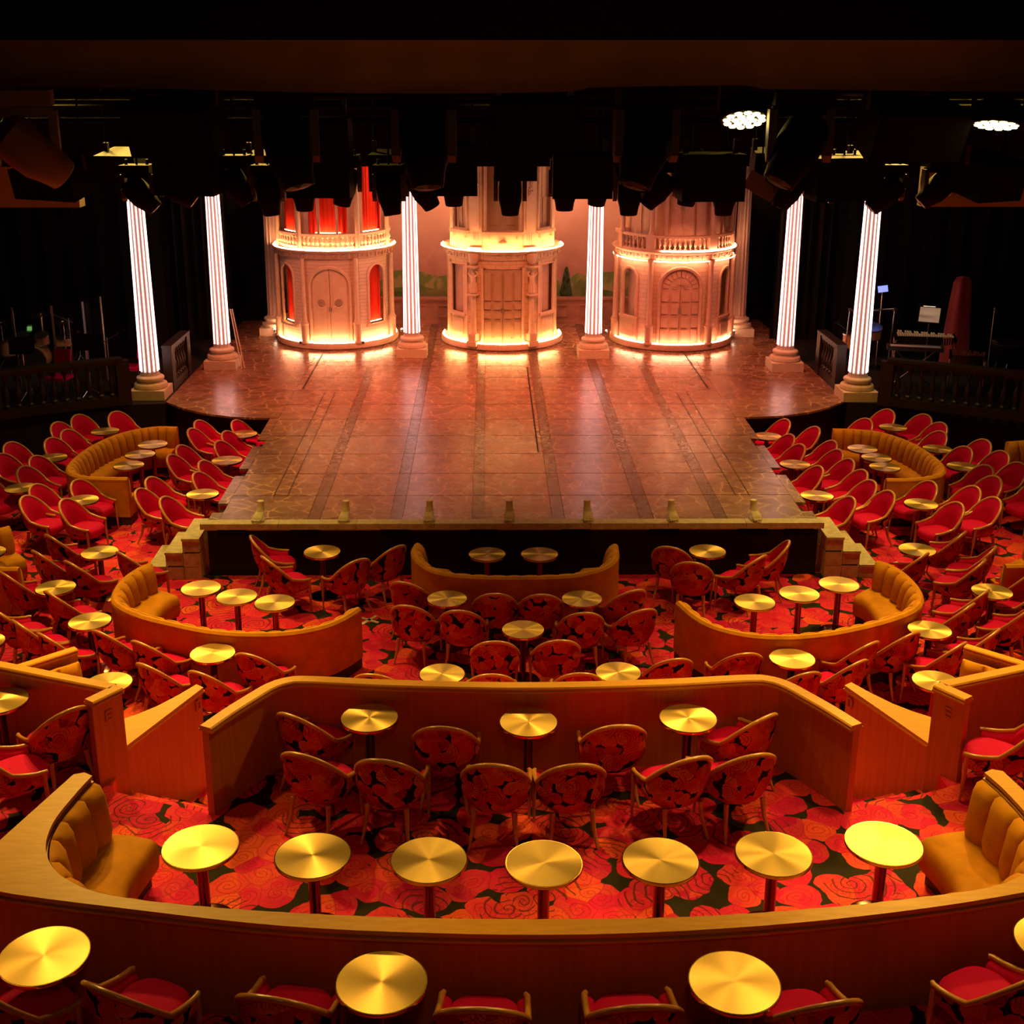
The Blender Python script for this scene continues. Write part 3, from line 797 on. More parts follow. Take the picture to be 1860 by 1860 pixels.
for s, nm in ((-1, 'left'), (1, 'right')):
    t = thing('letter_e_booth_wall', 'wooden wall with raised letter E on its end, %s of the aisle' % nm, 'partition')
    A = Vector((s * 3.92, 10.70)); B = Vector((s * 4.12, 10.42))
    wall_along(t, resample([A, B], 0.1), TZ - 0.3, 1.88, 0.075, 0.13, 'end_panel')
    wall_along(t, resample([(s * 3.98, 10.70), (s * 5.22, 11.17), (s * 8.0, 12.1)], 0.2), 0.0, 1.88, 0.07, 0.12)
    d = (A - B).normalized()
    nrm = Vector((-s * abs(d.y), -abs(d.x)))
    L_ = letter_mesh('E', 0.11, 0.075, 0.012).obj('letter', 'veneer', t)
    c = A.lerp(B, 0.5) + nrm * 0.042
    L_.location = (c.x, c.y, 1.66); L_.rotation_euler = (0, 0, atan2(nrm.x, -nrm.y))
    # lower box with a wide counter along the aisle
    t = thing('letter_d_box', 'low wooden box with wide curved counter and letter D, %s of the aisle' % nm, 'partition')
    out = [(s * 3.92, 10.76), (s * 3.43, 11.95)]
    inn = [(s * 3.52, 12.02), (s * 3.66, 11.78), (s * 3.82, 11.55), (s * 3.98, 11.38), (s * 4.12, 11.27), (s * 4.12, 10.82)]
    MB().prism(out + inn, 1.165, 1.20).obj('counter', 'veneer_cap', t)
    sh = [(s * 3.935, 10.775), (s * 3.455, 11.94), (s * 3.52, 11.99), (s * 3.68, 11.74), (s * 3.84, 11.52), (s * 4.0, 11.35), (s * 4.10, 11.26), (s * 4.10, 10.85)]
    MB().prism(sh, 0.0, 1.146).obj('box_panel', 'veneer', t)
    MB().prism([(x + (0.012 * -s if k < 2 else 0), y) for k, (x, y) in enumerate(out + inn)], 1.146, 1.165).obj('cap_moulding', 'veneer_cap', t)
    L_ = letter_mesh('D', 0.12, 0.085, 0.012).obj('letter', 'veneer', t)
    dv = (Vector(out[1]) - Vector(out[0])).normalized(); nr = Vector((-s * dv.y, s * dv.x))
    if nr.y > 0: nr = -nr
    nr = Vector((-s * abs(dv.y), -abs(dv.x)))
    c = Vector(out[1]) - dv * 0.10 + nr * -0.004
    L_.location = (c.x, c.y, 1.04); L_.rotation_euler = (0, 0, atan2(nr.x, -nr.y))
    # wooden back of the sofa behind the E wall
    t = thing('side_booth_wall', 'short wooden wall with gold pads behind the %s letter E wall' % nm, 'partition')
    wall_along(t, resample([(s * 5.72, 12.55), (s * 5.15, 12.62 + 0.45)], 0.1), 0.0, 1.12, 0.06, 0.11)
    P = resample([(s * 5.66, 12.50), (s * 5.12, 12.98)], 0.05); N = normals(P, s)
    for a, b_ in ((0, 4), (4, 9), (9, len(P) - 1)):
        rows = []
        for (o, z) in ((0.03, 0.45), (0.13, 0.47), (0.15, 0.7), (0.13, 0.92), (0.08, 1.0), (0.03, 1.0)):
            rows.append([(P[i].x + N[i].x * o * (0.8 + 0.35 * sin(pi * (i - a) / (b_ - a))), P[i].y + N[i].y * o * (0.8 + 0.35 * sin(pi * (i - a) / (b_ - a))), z) for i in range(a, b_ + 1)])
        MB().grid(rows).obj('back_pad', 'gold_velvet', t, True, 60)

# the near booth: wide counter wrapping a gold sofa
t = thing('near_booth_wall', 'wide wooden booth wall curving across the foreground with broad golden counter', 'partition')
front = [(-4.20, 7.62), (-3.84, 7.47), (-2.89, 7.28), (-1.84, 7.10), (-0.9, 7.02), (0.07, 6.99), (1.0, 7.03), (1.92, 7.13), (2.89, 7.30), (3.70, 7.50), (4.12, 7.62)]
front = [(p.x, p.y) for p in spline(front, 0.25)]
inner = [(-3.64, 8.97), (-3.69, 8.72), (-3.74, 8.34), (-3.70, 8.02), (-3.58, 7.78), (-3.40, 7.60), (-3.12, 7.45), (-2.64, 7.34), (-1.86, 7.24), (-0.9, 7.17), (0.08, 7.15),
         (1.0, 7.17), (1.95, 7.26), (2.72, 7.38), (3.18, 7.48), (3.46, 7.62), (3.64, 7.80), (3.76, 8.04), (3.80, 8.34), (3.76, 8.72), (3.70, 8.97)]
INNER = spline(inner, 0.05)
inn = [(p.x, p.y) for p in INNER]
outer = front + [(3.86, 8.99), (3.78, 9.02)] + inn[::-1] + [(-3.72, 9.02), (-3.80, 8.99)]
cx, cy = 0.0, 8.2
MB().prism(outer, 1.945, 1.98).obj('counter', 'veneer_cap', t)
def inset(P, d):
    P = [Vector(p) for p in P]; n = len(P); out = []
    A = sum(P[i].x * P[(i + 1) % n].y - P[(i + 1) % n].x * P[i].y for i in range(n))
    sg = 1 if A > 0 else -1
    for i in range(n):
        a = (P[i] - P[i - 1]).normalized(); b_ = (P[(i + 1) % n] - P[i]).normalized()
        nn = Vector((-(a + b_).y, (a + b_).x))
        out.append(P[i] + (nn.normalized() * d * sg if nn.length > 1e-6 else Vector((0, 0))))
    return [(p.x, p.y) for p in out]
MB().prism(inset(outer, 0.012), 1.925, 1.945).obj('counter_groove', 'veneer', t)
MB().prism(inset(outer, -0.008), 1.905, 1.925).obj('cap_moulding', 'veneer_cap', t)
MB().prism(inset(outer, 0.03), TZ, 1.905).obj('wall_panel', 'veneer', t)
# ================================================================== sofas
def pads(t, P, N, width, prof, mat='gold_velvet'):
    n = len(P) - 1
    L = sum((P[i + 1] - P[i]).length for i in range(n)); k = max(1, int(round(L / width)))
    cut = [int(round(n * i / k)) for i in range(k + 1)]
    for a, b_ in zip(cut, cut[1:]):
        if b_ <= a: continue
        rows = []
        for (o, z) in prof:
            row = []
            for q in range(9):
                f = a + (b_ - a) * q / 8; i = min(int(f), n - 1); fr = f - i
                p = P[i].lerp(P[i + 1], fr); nn = N[i].lerp(N[i + 1], fr).normalized()
                oo = o * (0.72 + 0.36 * sin(pi * q / 8) ** 0.55) if 0 < q < 8 else o * 0.72
                zz = z if z < prof[-1][1] - 0.12 else z - (0.012 if q in (0, 8) else 0)
                row.append((p.x + nn.x * oo, p.y + nn.y * oo, zz))
            rows.append(row)
        m = MB().grid(rows)
        for e in (0, 8):
            m.f.append(tuple(r * 9 + e for r in range(len(rows))))
        m.obj('back_pad', mat, t, True, 60)

def sofa(label, pts, side, z0=0.0, H=0.85, seat=0.52, width=0.2, cushions=3, closed_shell=True, win=5, base=True):
    P = spline(pts, 0.05); n = len(P) - 1
    N1 = normals(P, side, 1); N = normals(P, side, win)
    mx = sum(p.x for p in P) / len(P); my = sum(p.y for p in P) / len(P)
    t = thing('sofa', label, 'sofa', (mx, my, z0))
    P = [Vector((p.x - mx, p.y - my)) for p in P]
    if closed_shell:
        sweep(MB(), P, N1, [(-0.03, 0.15), (0.06, 0.15), (0.06, H - 0.012), (0.035, H), (0.0, H), (-0.03, H - 0.03)]).obj('outer_shell', 'gold_velvet', t, True, 40)
        sweep(MB(), P, N1, [(-0.034, H - 0.055), (-0.028, H - 0.055), (-0.028, H - 0.049), (-0.034, H - 0.049)]).obj('piping', 'gold_velvet', t)
    pads(t, P, N1, width, [(0.06, 0.40), (0.17, 0.42), (0.19, 0.55), (0.165, 0.68), (0.14, H - 0.08), (0.10, H - 0.02), (0.05, H - 0.004)])
    cut = [int(round(n * i / cushions)) for i in range(cushions + 1)]
    # keep seat edge from folding over itself on the tight bends
    for a, b_ in zip(cut, cut[1:]):
        prof = [(0.06, 0.14), (seat - 0.03, 0.14), (seat, 0.20), (seat + 0.015, 0.33), (seat, 0.42), (seat - 0.05, 0.455), (0.30, 0.468), (0.06, 0.455)]
        sweep(MB(), P, N, prof, a, b_).obj('seat_cushion', 'gold_velvet', t, True, 50)
    if base:
        sweep(MB(), P, N, [(-0.015, 0.0), (seat - 0.08, 0.0), (seat - 0.08, 0.15), (-0.015, 0.15)]).obj('plinth', 'plinth_dark', t)
    return t

sofa('left oval sofa in gold velvet with channelled back beside the drums', [(-6.39, 23.19), (-6.8, 23.21), (-7.21, 22.96), (-7.5, 22.52), (-7.70, 21.85), (-7.76, 21.09), (-7.70, 20.62), (-7.53, 20.31), (-7.26, 20.14), (-6.89, 20.08), (-6.50, 20.06)], 1, width=0.19, cushions=4, seat=0.44)
sofa('right oval sofa in gold velvet with channelled back below the orchestra', [(6.26, 22.99), (6.70, 22.93), (7.13, 22.72), (7.44, 22.17), (7.58, 21.51), (7.61, 20.89), (7.54, 20.48), (7.36, 20.17), (7.06, 20.0), (6.76, 19.93), (6.36, 19.92)], -1, width=0.19, cushions=4, seat=0.44)
sofa('left crescent sofa in gold velvet, open to the stage', [(-5.15, 16.29), (-5.26, 16.13), (-5.37, 15.78), (-5.38, 15.41), (-5.31, 15.06), (-5.12, 14.79), (-4.78, 14.52), (-4.37, 14.31), (-3.91, 14.11), (-3.42, 14.01), (-2.88, 14.03), (-2.46, 14.21), (-2.22, 14.46), (-2.05, 14.76)], 1, width=0.24, cushions=3)
sofa('right crescent sofa in gold velvet, open to the stage', [(5.11, 16.31), (5.24, 16.2), (5.36, 15.87), (5.39, 15.43), (5.32, 15.03), (5.12, 14.68), (4.72, 14.38), (4.23, 14.13), (3.77, 13.96), (3.28, 13.88), (2.82, 13.94), (2.45, 14.16), (2.24, 14.48), (2.09, 14.93)], -1, width=0.24, cushions=3)
sofa('small curved gold velvet sofa facing the middle of the stage', [(-1.44, 17.03), (-1.47, 16.72), (-1.35, 16.29), (-1.09, 15.95), (-0.62, 15.79), (0.02, 15.75), (0.75, 15.81), (1.22, 16.07), (1.44, 16.46), (1.49, 16.97)], 1, width=0.24, cushions=3)
sofa('far right gold sofa cut by the picture edge near the harp', [(9.26, 22.09), (9.86, 22.15), (10.3, 21.6), (10.7, 21.0), (10.75, 20.3), (10.5, 19.7)], -1, width=0.2, cushions=3)
sofa('gold sofa wing cut by the right picture edge, midway down', [(7.75, 17.4), (8.0, 17.0), (8.02, 16.5), (7.75, 16.15), (7.35, 16.14), (6.87, 16.12)], -1, width=0.22, cushions=2)
sofa('gold sofa wing cut by the left picture edge, midway down', [(-7.68, 17.78), (-8.02, 17.4), (-8.05, 16.8), (-7.85, 16.3), (-7.40, 16.14), (-6.93, 16.10)], 1, width=0.22, cushions=2)
# sofa inside the near booth
t = thing('sofa', 'long gold velvet sofa wrapped inside the nearest wooden booth', 'sofa', (0, 0, TZ))
P = INNER; N = normals(P, 1, 5); N1 = normals(P, 1, 1)
chk = P[len(P) // 2] + N[len(P) // 2] * 0.3
if chk.y < P[len(P) // 2].y: N = [-q for q in N]; N1 = [-q for q in N1]
pads(t, P, N1, 0.27, [(0.01, 0.40), (0.14, 0.41), (0.165, 0.55), (0.145, 0.72), (0.125, 0.86), (0.085, 0.93), (0.02, 0.945)])
n = len(P) - 1
for a, b_ in ((0, int(n * .2)), (int(n * .2), int(n * .5)), (int(n * .5), int(n * .8)), (int(n * .8), n)):
    sweep(MB(), P, N, [(0.01, 0.14), (0.49, 0.14), (0.52, 0.20), (0.535, 0.33), (0.52, 0.42), (0.47, 0.455), (0.30, 0.468), (0.01, 0.455)], a, b_).obj('seat_cushion', 'gold_velvet', t, True, 50)
sweep(MB(), P, N, [(0.01, 0.0), (0.44, 0.0), (0.44, 0.14), (0.01, 0.14)]).obj('plinth', 'plinth_dark', t)

# ================================================================== tables
def table_meshes(D):
    R = D / 2; k = D / 0.55
    top = MB().lathe([(0.0, 0.709), (R - 0.012, 0.709), (R - 0.010, 0.7105), (0.0, 0.7105)][::1], 48).mesh('table_top', 'brass_brushed')
    edge = MB().lathe([(0.0, 0.676), (R - 0.02, 0.676), (R - 0.004, 0.680), (R, 0.686), (R, 0.703), (R - 0.003, 0.709), (R - 0.012, 0.7085), (0.0, 0.7085)], 48).mesh('edge_band', 'brass_edge', True, 30)
    col = MB().lathe([(0.042 * k, 0.012), (0.042 * k, 0.62), (0.06 * k, 0.655), (0.10 * k, 0.676)], 18).mesh('column', 'bronze', True, 40)
    base = MB().lathe([(0.21 * k, 0.0), (0.21 * k, 0.008), (0.195 * k, 0.013), (0.06 * k, 0.022), (0.0, 0.022)], 32).mesh('base', 'bronze', True, 30)
    return (('table_top', top), ('edge_band', edge), ('column', col), ('base', base))
TM = {0.55: table_meshes(0.55), 0.60: table_meshes(0.60)}
for (x, y, z, D, where) in TABLES:
    t = thing('pedestal_table', 'round brass ' + where, 'table', (x, y, z), random.random() * 6.28, 'round brass pedestal tables')
    for nm, me in TM[D]: link(nm, me, t)

# ================================================================== chairs
def rim_pt(f):
    """f from -1 (left arm tip) over 0 (top of the back) to 1 (right arm tip)"""
    s = abs(f); sg = 1 if f > 0 else -1
    # plan outline
    if s < 0.72:
        a = s / 0.72 * (pi / 2) * 1.0
        x = 0.295 * sin(a) ** 0.92; y = -0.03 - 0.225 * cos(a) ** 0.95
    else:
        q = (s - 0.72) / 0.28
        x = 0.295 - 0.012 * q; y = -0.03 + 0.28 * q
    z = 0.565 + 0.310 * (max(0.0, cos(min(1.0, s / 0.72) * pi / 2)) ** 1.0) - (0.063 * sin((s - 0.72) / 0.28 * pi / 2) if s > 0.72 else 0.0)
    y -= 0.055 * max(0.0, (z - 0.565) / 0.310)
    return Vector((sg * x, y, z))
NR = 28
F_ = [-1 + 2 * i / NR for i in range(NR + 1)]
rim_path = [rim_pt(f) for f in F_]
def inward(i):
    p = rim_path[i]; c = Vector((0, 0.10, p.z)); d = (c - p); d.z = 0
    if abs(p.x) > 0.27 and p.y > -0.05: d = Vector((-p.x, 0, 0))
    return d.normalized()
rows = []; uvs = []
for k in range(6):
    q = k / 5
    row = []
    for i, p in enumerate(rim_path):
        w = inward(i)
        zb = 0.315
        z = p.z - 0.012 + (zb - p.z + 0.012) * q
        o = -0.014 * sin(pi * q) + 0.085 * q * q * q
        row.append(Vector((p.x, p.y + (0.05 * q if p.z > 0.62 else 0.0), 0)) + w * o + Vector((0, 0, z)))
    rows.append(row)
shell = MB().grid(rows)
me_shell = shell.mesh('outer_back', 'chair_print', True, 60)
uvl = me_shell.uv_layers.new(name='UVMap')
alen = [0.0]
for a, b_ in zip(rim_path, rim_path[1:]): alen.append(alen[-1] + hypot(b_.x - a.x, b_.y - a.y))
for lp in me_shell.loops:
    vi = lp.vertex_index; i = vi % (NR + 1)
    uvl.data[lp.index].uv = (alen[i], me_shell.vertices[vi].co.z)
rows = []
for k in range(6):
    q = k / 5; row = []
    for i, p in enumerate(rim_path):
        w = inward(i); z = p.z - 0.006 + (0.40 - p.z + 0.006) * q
        o = 0.012 + 0.045 * sin(min(1.0, q * 2.4) * pi / 2) + 0.02 * q
        row.append(Vector((p.x, p.y + (0.05 * q if p.z > 0.62 else 0), 0)) + w * o + Vector((0, 0, z)))
    rows.append(row)
me_inner = MB().grid(rows).mesh('inner_back', 'red_velvet', True, 60)
tip = lambda s: Vector((s * 0.268, 0.275, 0.500))
me_rim = MB().tube([tip(-1)] + rim_path + [tip(1)], [0.019] + [0.0225] * len(rim_path) + [0.019], 8).mesh('rim', 'chair_wood', True, 60)
def seat_outline(sc, n=28):
    out = []
    for i in range(n):
        a = 2 * pi * i / n
        cx_, sy_ = cos(a), sin(a)
        x = 0.262 * (abs(cx_) ** 0.62) * (1 if cx_ > 0 else -1); y = 0.255 * (abs(sy_) ** 0.70) * (1 if sy_ > 0 else -1)
        if y < 0: y *= 0.78; x *= 1 - 0.9 * abs(y)
        if y > 0: y *= 1.22; x *= 1 - 0.05 * y / 0.29
        out.append((x * sc, y * sc + 0.02))
    return out
rows = [[(x, y, z) for x, y in seat_outline(sc)] for sc, z in ((0.90, 0.325), (0.99, 0.345), (1.02, 0.39), (1.0, 0.435), (0.92, 0.462), (0.70, 0.474), (0.35, 0.478), (0.02, 0.479))]
sm_ = MB().grid(rows, True); sm_.f.append(tuple(reversed(range(28))))
me_seat = sm_.mesh('seat', 'red_velvet', True, 60)
me_fl = [MB().tube([(s * 0.283, 0.245, 0.50), (s * 0.281, 0.250, 0.30), (s * 0.274, 0.265, 0.0)], [0.021, 0.021, 0.012], 6).mesh('leg', 'chair_wood', True, 50) for s in (-1, 1)]
me_bl = [MB().tube([(s * 0.175, -0.165, 0.335), (s * 0.185, -0.195, 0.18), (s * 0.215, -0.272, 0.0)], [0.026, 0.021, 0.012], 6).mesh('leg', 'chair_wood', True, 50) for s in (-1, 1)]
for (x, y, z, a, label) in CHAIRS:
    if 4.4 < abs(x) < 6.9: y = min(y, 23.40)
    t = thing('tub_chair', label, 'chair', (x, y, z), -radians(a), 'red tub chairs')
    for nm, me in (('seat', me_seat), ('outer_back', me_shell), ('inner_back', me_inner), ('rim', me_rim), ('leg', me_fl[0]), ('leg', me_fl[1]), ('leg', me_bl[0]), ('leg', me_bl[1])):
        link(nm, me, t)

# tape crosses on the carpet
for k, (x, y, z, r, lab) in enumerate(((1.52, 16.3, 0, 0.4, 'white tape cross on the carpet right of the stage-front sofa'), (-2.08, 16.2, 0, 0.2, 'white tape cross left of the stage-front sofa'),
                                    (5.55, 14.9, 0, 0.6, 'white tape cross right of the right crescent sofa'), (0.92, 14.0, 0, 0.3, 'white tape cross mid floor under the centre chairs'))):
    m = MB()
    for q in (pi / 4, -pi / 4): m.box((0, 0, 0.003), (0.34, 0.05, 0.003), Matrix.Rotation(q, 3, 'Z'))
    tag(m.obj('tape_cross', 'tape', loc=(x, y, z)), lab, 'tape mark').rotation_euler = (0, 0, r)
# ================================================================== columns
def base_profile(): return [(0.33, 0.20), (0.345, 0.225), (0.345, 0.27), (0.33, 0.30), (0.275, 0.315), (0.255, 0.345), (0.265, 0.375), (0.285, 0.385), (0.285, 0.42), (0.27, 0.44), (0.235, 0.45), (0.205, 0.47), (0.20, 0.50)]
H_SH = 5.0
def sh_r(z): q = max(0.0, (z - 0.5) / H_SH); return 0.192 - 0.052 * q
m = MB(); NF = 12; K = NF * 4; rows = []
for zz in (0.5, 0.54, 1.5, 3.0, 4.5, 5.5):
    row = []
    for i in range(K):
        a = 2 * pi * i / K; fl = (0.0, 0.014, 0.024, 0.014)[i % 4] if 0.52 < zz else 0.0
        r_ = sh_r(zz) - fl; row.append((r_ * cos(a), r_ * sin(a), zz))
    rows.append(row)
m.grid(rows, True); me_shaft = m.mesh('shaft', 'pillar_body', True, 25)
me_plinth = MB().box((0, 0, 0.10), (0.72, 0.72, 0.20)).mesh('plinth', 'pale_stone')
me_base = MB().lathe(base_profile(), 40).mesh('base', 'pale_stone', True, 30)
me_cap = MB().lathe([(0.14, 5.5), (0.15, 5.55), (0.22, 5.7), (0.26, 5.74), (0.26, 5.82), (0.0, 5.82)], 32).mesh('capital', 'pale_stone', True, 30)
me_leds = []
for k in range(NF):
    a = 2 * pi * (k + 0.5) / NF
    p = lambda z: ((sh_r(z) - 0.004) * cos(a), (sh_r(z) - 0.004) * sin(a), z)
    me_leds.append(MB().tube([p(0.56), p(5.4)], [0.0150, 0.0115], 6).mesh('light_tube', 'led_pillar', True, 60))
def column(x, y, label, lit=True, dark=()):
    t = thing('fluted_column', label, 'column', (x, y, SZ), 0.0, 'fluted columns on the stage')
    for nm, me in (('plinth', me_plinth), ('base', me_base), ('shaft', me_shaft), ('capital', me_cap)): link(nm, me, t)
    if lit:
        for k, me in enumerate(me_leds):
            if k in dark: continue
            link('light_tube', me, t)
column(-7.43, 25.32, 'lit fluted column at the far left by the drums', dark=(5,))
column(-6.48, 28.00, 'second lit fluted column from left with a pole leaning on it', dark=(4, 5, 6))
column(-2.19, 29.20, 'lit fluted column between left and middle rotundas')
column(2.13, 29.08, 'lit fluted column between middle and right rotundas')
column(6.40, 27.72, 'fifth lit fluted column from left, right of the stage', dark=(0, 11, 1))
column(7.30, 25.10, 'lit fluted column at the far right by the orchestra', dark=(0,))
column(-5.86, 31.7, 'unlit fluted column behind the left rotunda', False)
column(6.05, 31.5, 'unlit fluted column behind the right rotunda', False)
m = MB()
for dx in (0, 0.07): m.tube([(-6.02 + dx, 27.82, SZ), (-6.22 + dx * 0.6, 27.95, SZ + 1.35)], 0.014, 6)
tag(m.obj('leaning_pole', 'pale_stone', sm=True), 'pair of thin poles leaning against the second column from left', 'pole')

# ================================================================== backdrop
bd = MB().box((0, 33.25, 4.6), (12.4, 0.03, 7.4)).obj('backdrop', 'painted_backdrop'); tag(bd, 'painted cloth of pink dusk sky and green hills behind the rotundas', 'backdrop')
t = thing('painted_low_wall', 'low reddish panelled wall standing in front of the painted sky', 'wall', (0, 32.95, SZ))
MB().box((0, 0, 0.34), (12.0, 0.14, 0.62)).obj('body', 'low_wall', t)
MB().box((0, 0, 0.68), (12.0, 0.22, 0.06)).obj('coping', 'low_wall', t)
MB().box((0, 0, 0.04), (12.0, 0.20, 0.08)).obj('skirting', 'low_wall', t)
me = MB(); me.box((0, 0, 0.15), (0.62, 0.03, 0.025)).box((0, 0, -0.15), (0.62, 0.03, 0.025)).box((-0.3, 0, 0), (0.025, 0.03, 0.30)).box((0.3, 0, 0), (0.025, 0.03, 0.30))
me = me.mesh('panel_moulding', 'low_wall')
for k in range(12): link('panel_moulding', me, t, (-5.2 + 0.95 * k, -0.08, 0.35))
# a painted cypress on the cloth, cut out and stood just before it
t = thing('cypress', 'dark green cypress cut-out between middle and right rotundas', 'scenery', (1.72, 33.1, SZ + 0.5))
m = MB(); random.seed(3)
for k in range(150):
    z = random.random(); rr = 0.17 * (1 - z) ** 0.7 * (0.35 + 0.65 * min(1, z * 8)) * random.uniform(0.6, 1.05); a = random.uniform(0, 2 * pi)
    c = Vector((rr * cos(a), rr * sin(a) * 0.35, 0.12 + z * 0.85)); q = Matrix.Rotation(a, 3, 'Z')
    m.add([c + q @ Vector((0.035, 0, -0.05)), c + q @ Vector((0, 0.03, -0.04)), c + q @ Vector((0, -0.03, -0.04)), c + q @ Vector((0.012, 0, 0.08))], [(0, 1, 3), (0, 3, 2), (1, 2, 3), (0, 2, 1)])
plain('cypress_green', (0.035, 0.07, 0.02), 0.9)
m.obj('foliage', 'cypress_green', t); MB().tube([(0, 0, 0), (0, 0, 0.2)], 0.02, 6).obj('trunk', 'dark_wood', t)

# ================================================================== rotundas
me_baluster = {}
def baluster_mesh(h, r, mat):
    k = (h, r, mat)
    if k not in me_baluster:
        me_baluster[k] = MB().lathe([(r, 0), (r, 0.08 * h), (r * 0.5, 0.12 * h), (r * 0.45, 0.2 * h), (r, 0.36 * h), (r * 0.95, 0.45 * h), (r * 0.4, 0.66 * h), (r * 0.45, 0.82 * h), (r * 0.9, 0.88 * h), (r * 0.9, h)], 10).mesh('baluster', mat, True, 40)
    return me_baluster[k]

def drum_wall(t, R, z0, z1, ops, mat, name, rec=0.10):
    """cylinder wall with openings cut out; ops: (centre deg, half deg, z0, z1, arched)"""
    dt, dz = 1.5, 0.05
    n = int(240 / dt); nz = int(round((z1 - z0) / dz))
    def hole(th, z):
        for (c, hw, a, b_, arch) in ops:
            d = (th - c) / hw
            if abs(d) >= 1 or z < a: continue
            top = b_ if not arch else b_ - (1 - sqrt(max(0, 1 - d * d))) * radians(hw) * R
            if z < top: return True
        return False
    V = []; F = []
    idx = {}
    def vid(i, j):
        if (i, j) not in idx:
            a = radians(-120 + dt * i); idx[(i, j)] = len(V); V.append((R * sin(a), -R * cos(a), z0 + dz * j))
        return idx[(i, j)]
    for i in range(n):
        for j in range(nz):
            if hole(-120 + dt * (i + .5), z0 + dz * (j + .5)): continue
            F.append((vid(i, j), vid(i + 1, j), vid(i + 1, j + 1), vid(i, j + 1)))
    m = MB(); m.v = V; m.f = F
    me = m.mesh(name, mat, True, 60)
    uv = me.uv_layers.new(name='UVMap')
    for lp in me.loops:
        co = me.vertices[lp.vertex_index].co
        uv.data[lp.index].uv = (atan2(co.x, -co.y) * R, co.z)
    link(name, me, t)

def on_drum(c, R, pts):
    """map (metres along, z) to the drum surface round angle c"""
    return [(R * sin(radians(c) + x / R), -R * cos(radians(c) + x / R), z) for x, z in pts]

def frame(t, c, R, hw, z0, z1, arch, mat, rad=0.035, name='frame'):
    w = radians(hw) * R
    P = [(-w, z0)]
    if arch:
        P += [(-w * cos(a), z1 - w + w * sin(a)) for a in [pi * k / 14 for k in range(15)]]
    else: P += [(-w, z1), (w, z1)]
    P += [(w, z0)]
    MB().tube(on_drum(c, R + 0.01, P), rad, 6).obj(name, mat, t, True, 50)

def curtain(t, c, R, hw, z0, z1, ph=0.0):
    n = 40; rows = []
    for z in (z0, (z0 + z1) / 2, z1):
        rows.append([])
        for i in range(n + 1):
            a = radians(c - hw + 2 * hw * i / n); r_ = R + 0.022 * sin(i * 1.15 + ph) + 0.010 * sin(i * 2.7)
            rows[-1].append((r_ * sin(a), -r_ * cos(a), z))
    MB().grid(rows).obj('curtain', 'red_silk', t, True, 80)

def leaf_door(t, c, R, hw, z0, z1, arch, mat, panels, name='door_leaf'):
    """two leaves with raised panels; panels: rows of (z0, z1) fractions, columns per leaf"""
    for s in (-1, 1):
        a0, a1 = (c - hw, c - 0.25) if s < 0 else (c + 0.25, c + hw)
        m = MB(); n = 8; rows = []
        for i in range(n + 1):
            th = a0 + (a1 - a0) * i / n; d = (th - c) / hw
            top = z1 if not arch else z1 - (1 - sqrt(max(0, 1 - min(1, d * d)))) * radians(hw) * R
            a = radians(th)
            rows.append([(R * sin(a), -R * cos(a), z0), (R * sin(a), -R * cos(a), top), ((R - 0.04) * sin(a), -(R - 0.04) * cos(a), top), ((R - 0.04) * sin(a), -(R - 0.04) * cos(a), z0)])
        m.grid(rows, True)
        o = m.obj(name, mat, t, True, 40)
        cols_, rws = panels
        for q in range(cols_):
            b0 = a0 + (a1 - a0) * (q + 0.16) / cols_; b1 = a0 + (a1 - a0) * (q + 0.84) / cols_
            for (f0, f1) in rws:
                za, zb = z0 + (z1 - z0) * f0, z0 + (z1 - z0) * f1
                if arch and zb > z1 - radians(hw) * R:
                    dm = max(abs(b0 - c), abs(b1 - c)) / hw
                    zb = min(zb, z1 - (1 - sqrt(max(0, 1 - dm * dm))) * radians(hw) * R - 0.06)
                    if zb < za + 0.05: continue
                MB().cb(b0, b1, R - 0.01, R + 0.030, za, zb).obj('door_panel', mat, o)
        ha = radians(c + s * 1.2)
        MB().lathe([(0.0, -0.05), (0.012, -0.045), (0.012, 0.045), (0.0, 0.05)], 8, ((R + 0.02) * sin(ha), -(R + 0.02) * cos(ha), z0 + 0.45 * (z1 - z0))).obj('door_handle', 'steel', o, True)

def round_col(t, th, R, z0, z1, r, mat, ped=None, cap=True, name='column'):
    a = radians(th); c = (R * sin(a), -R * cos(a), 0)
    prof = []
    if ped:
        ph, pr = ped
        MB().lathe([(pr * 1.15, z0), (pr * 1.15, z0 + 0.04), (pr, z0 + 0.055), (pr, z0 + ph - 0.05), (pr * 1.12, z0 + ph - 0.04), (pr * 1.12, z0 + ph), (0, z0 + ph)], 14, c).obj('pedestal', mat, t, True, 35)
        z0 += ph
    prof = [(r * 1.35, z0), (r * 1.35, z0 + 0.03), (r * 1.05, z0 + 0.06), (r, z0 + 0.08), (r * 0.88, z1 - 0.14)]
    prof += [(r * 0.95, z1 - 0.12), (r * 0.95, z1 - 0.10), (r * 1.4, z1 - 0.03), (r * 1.4, z1)] if cap else [(r * 0.88, z1)]
    MB().lathe(prof, 14, c).obj(name, mat, t, True, 35)

def led_ring(t, R, z, name='light_strip', seg=((-100, 100),), rad=0.008, mat='led_peach'):
    if name == 'niche_light': mat = 'led_niche'
    if t == ROT.get('C'): mat = 'led_amber'
    if t == ROT.get('R'): mat = 'led_rose'
    for a0, a1 in seg:
        n = max(4, int((a1 - a0) / 4))
        MB().tube([(R * sin(radians(a0 + (a1 - a0) * i / n)), -R * cos(radians(a0 + (a1 - a0) * i / n)), z) for i in range(n + 1)], rad, 6).obj(name, mat, t, True, 60)

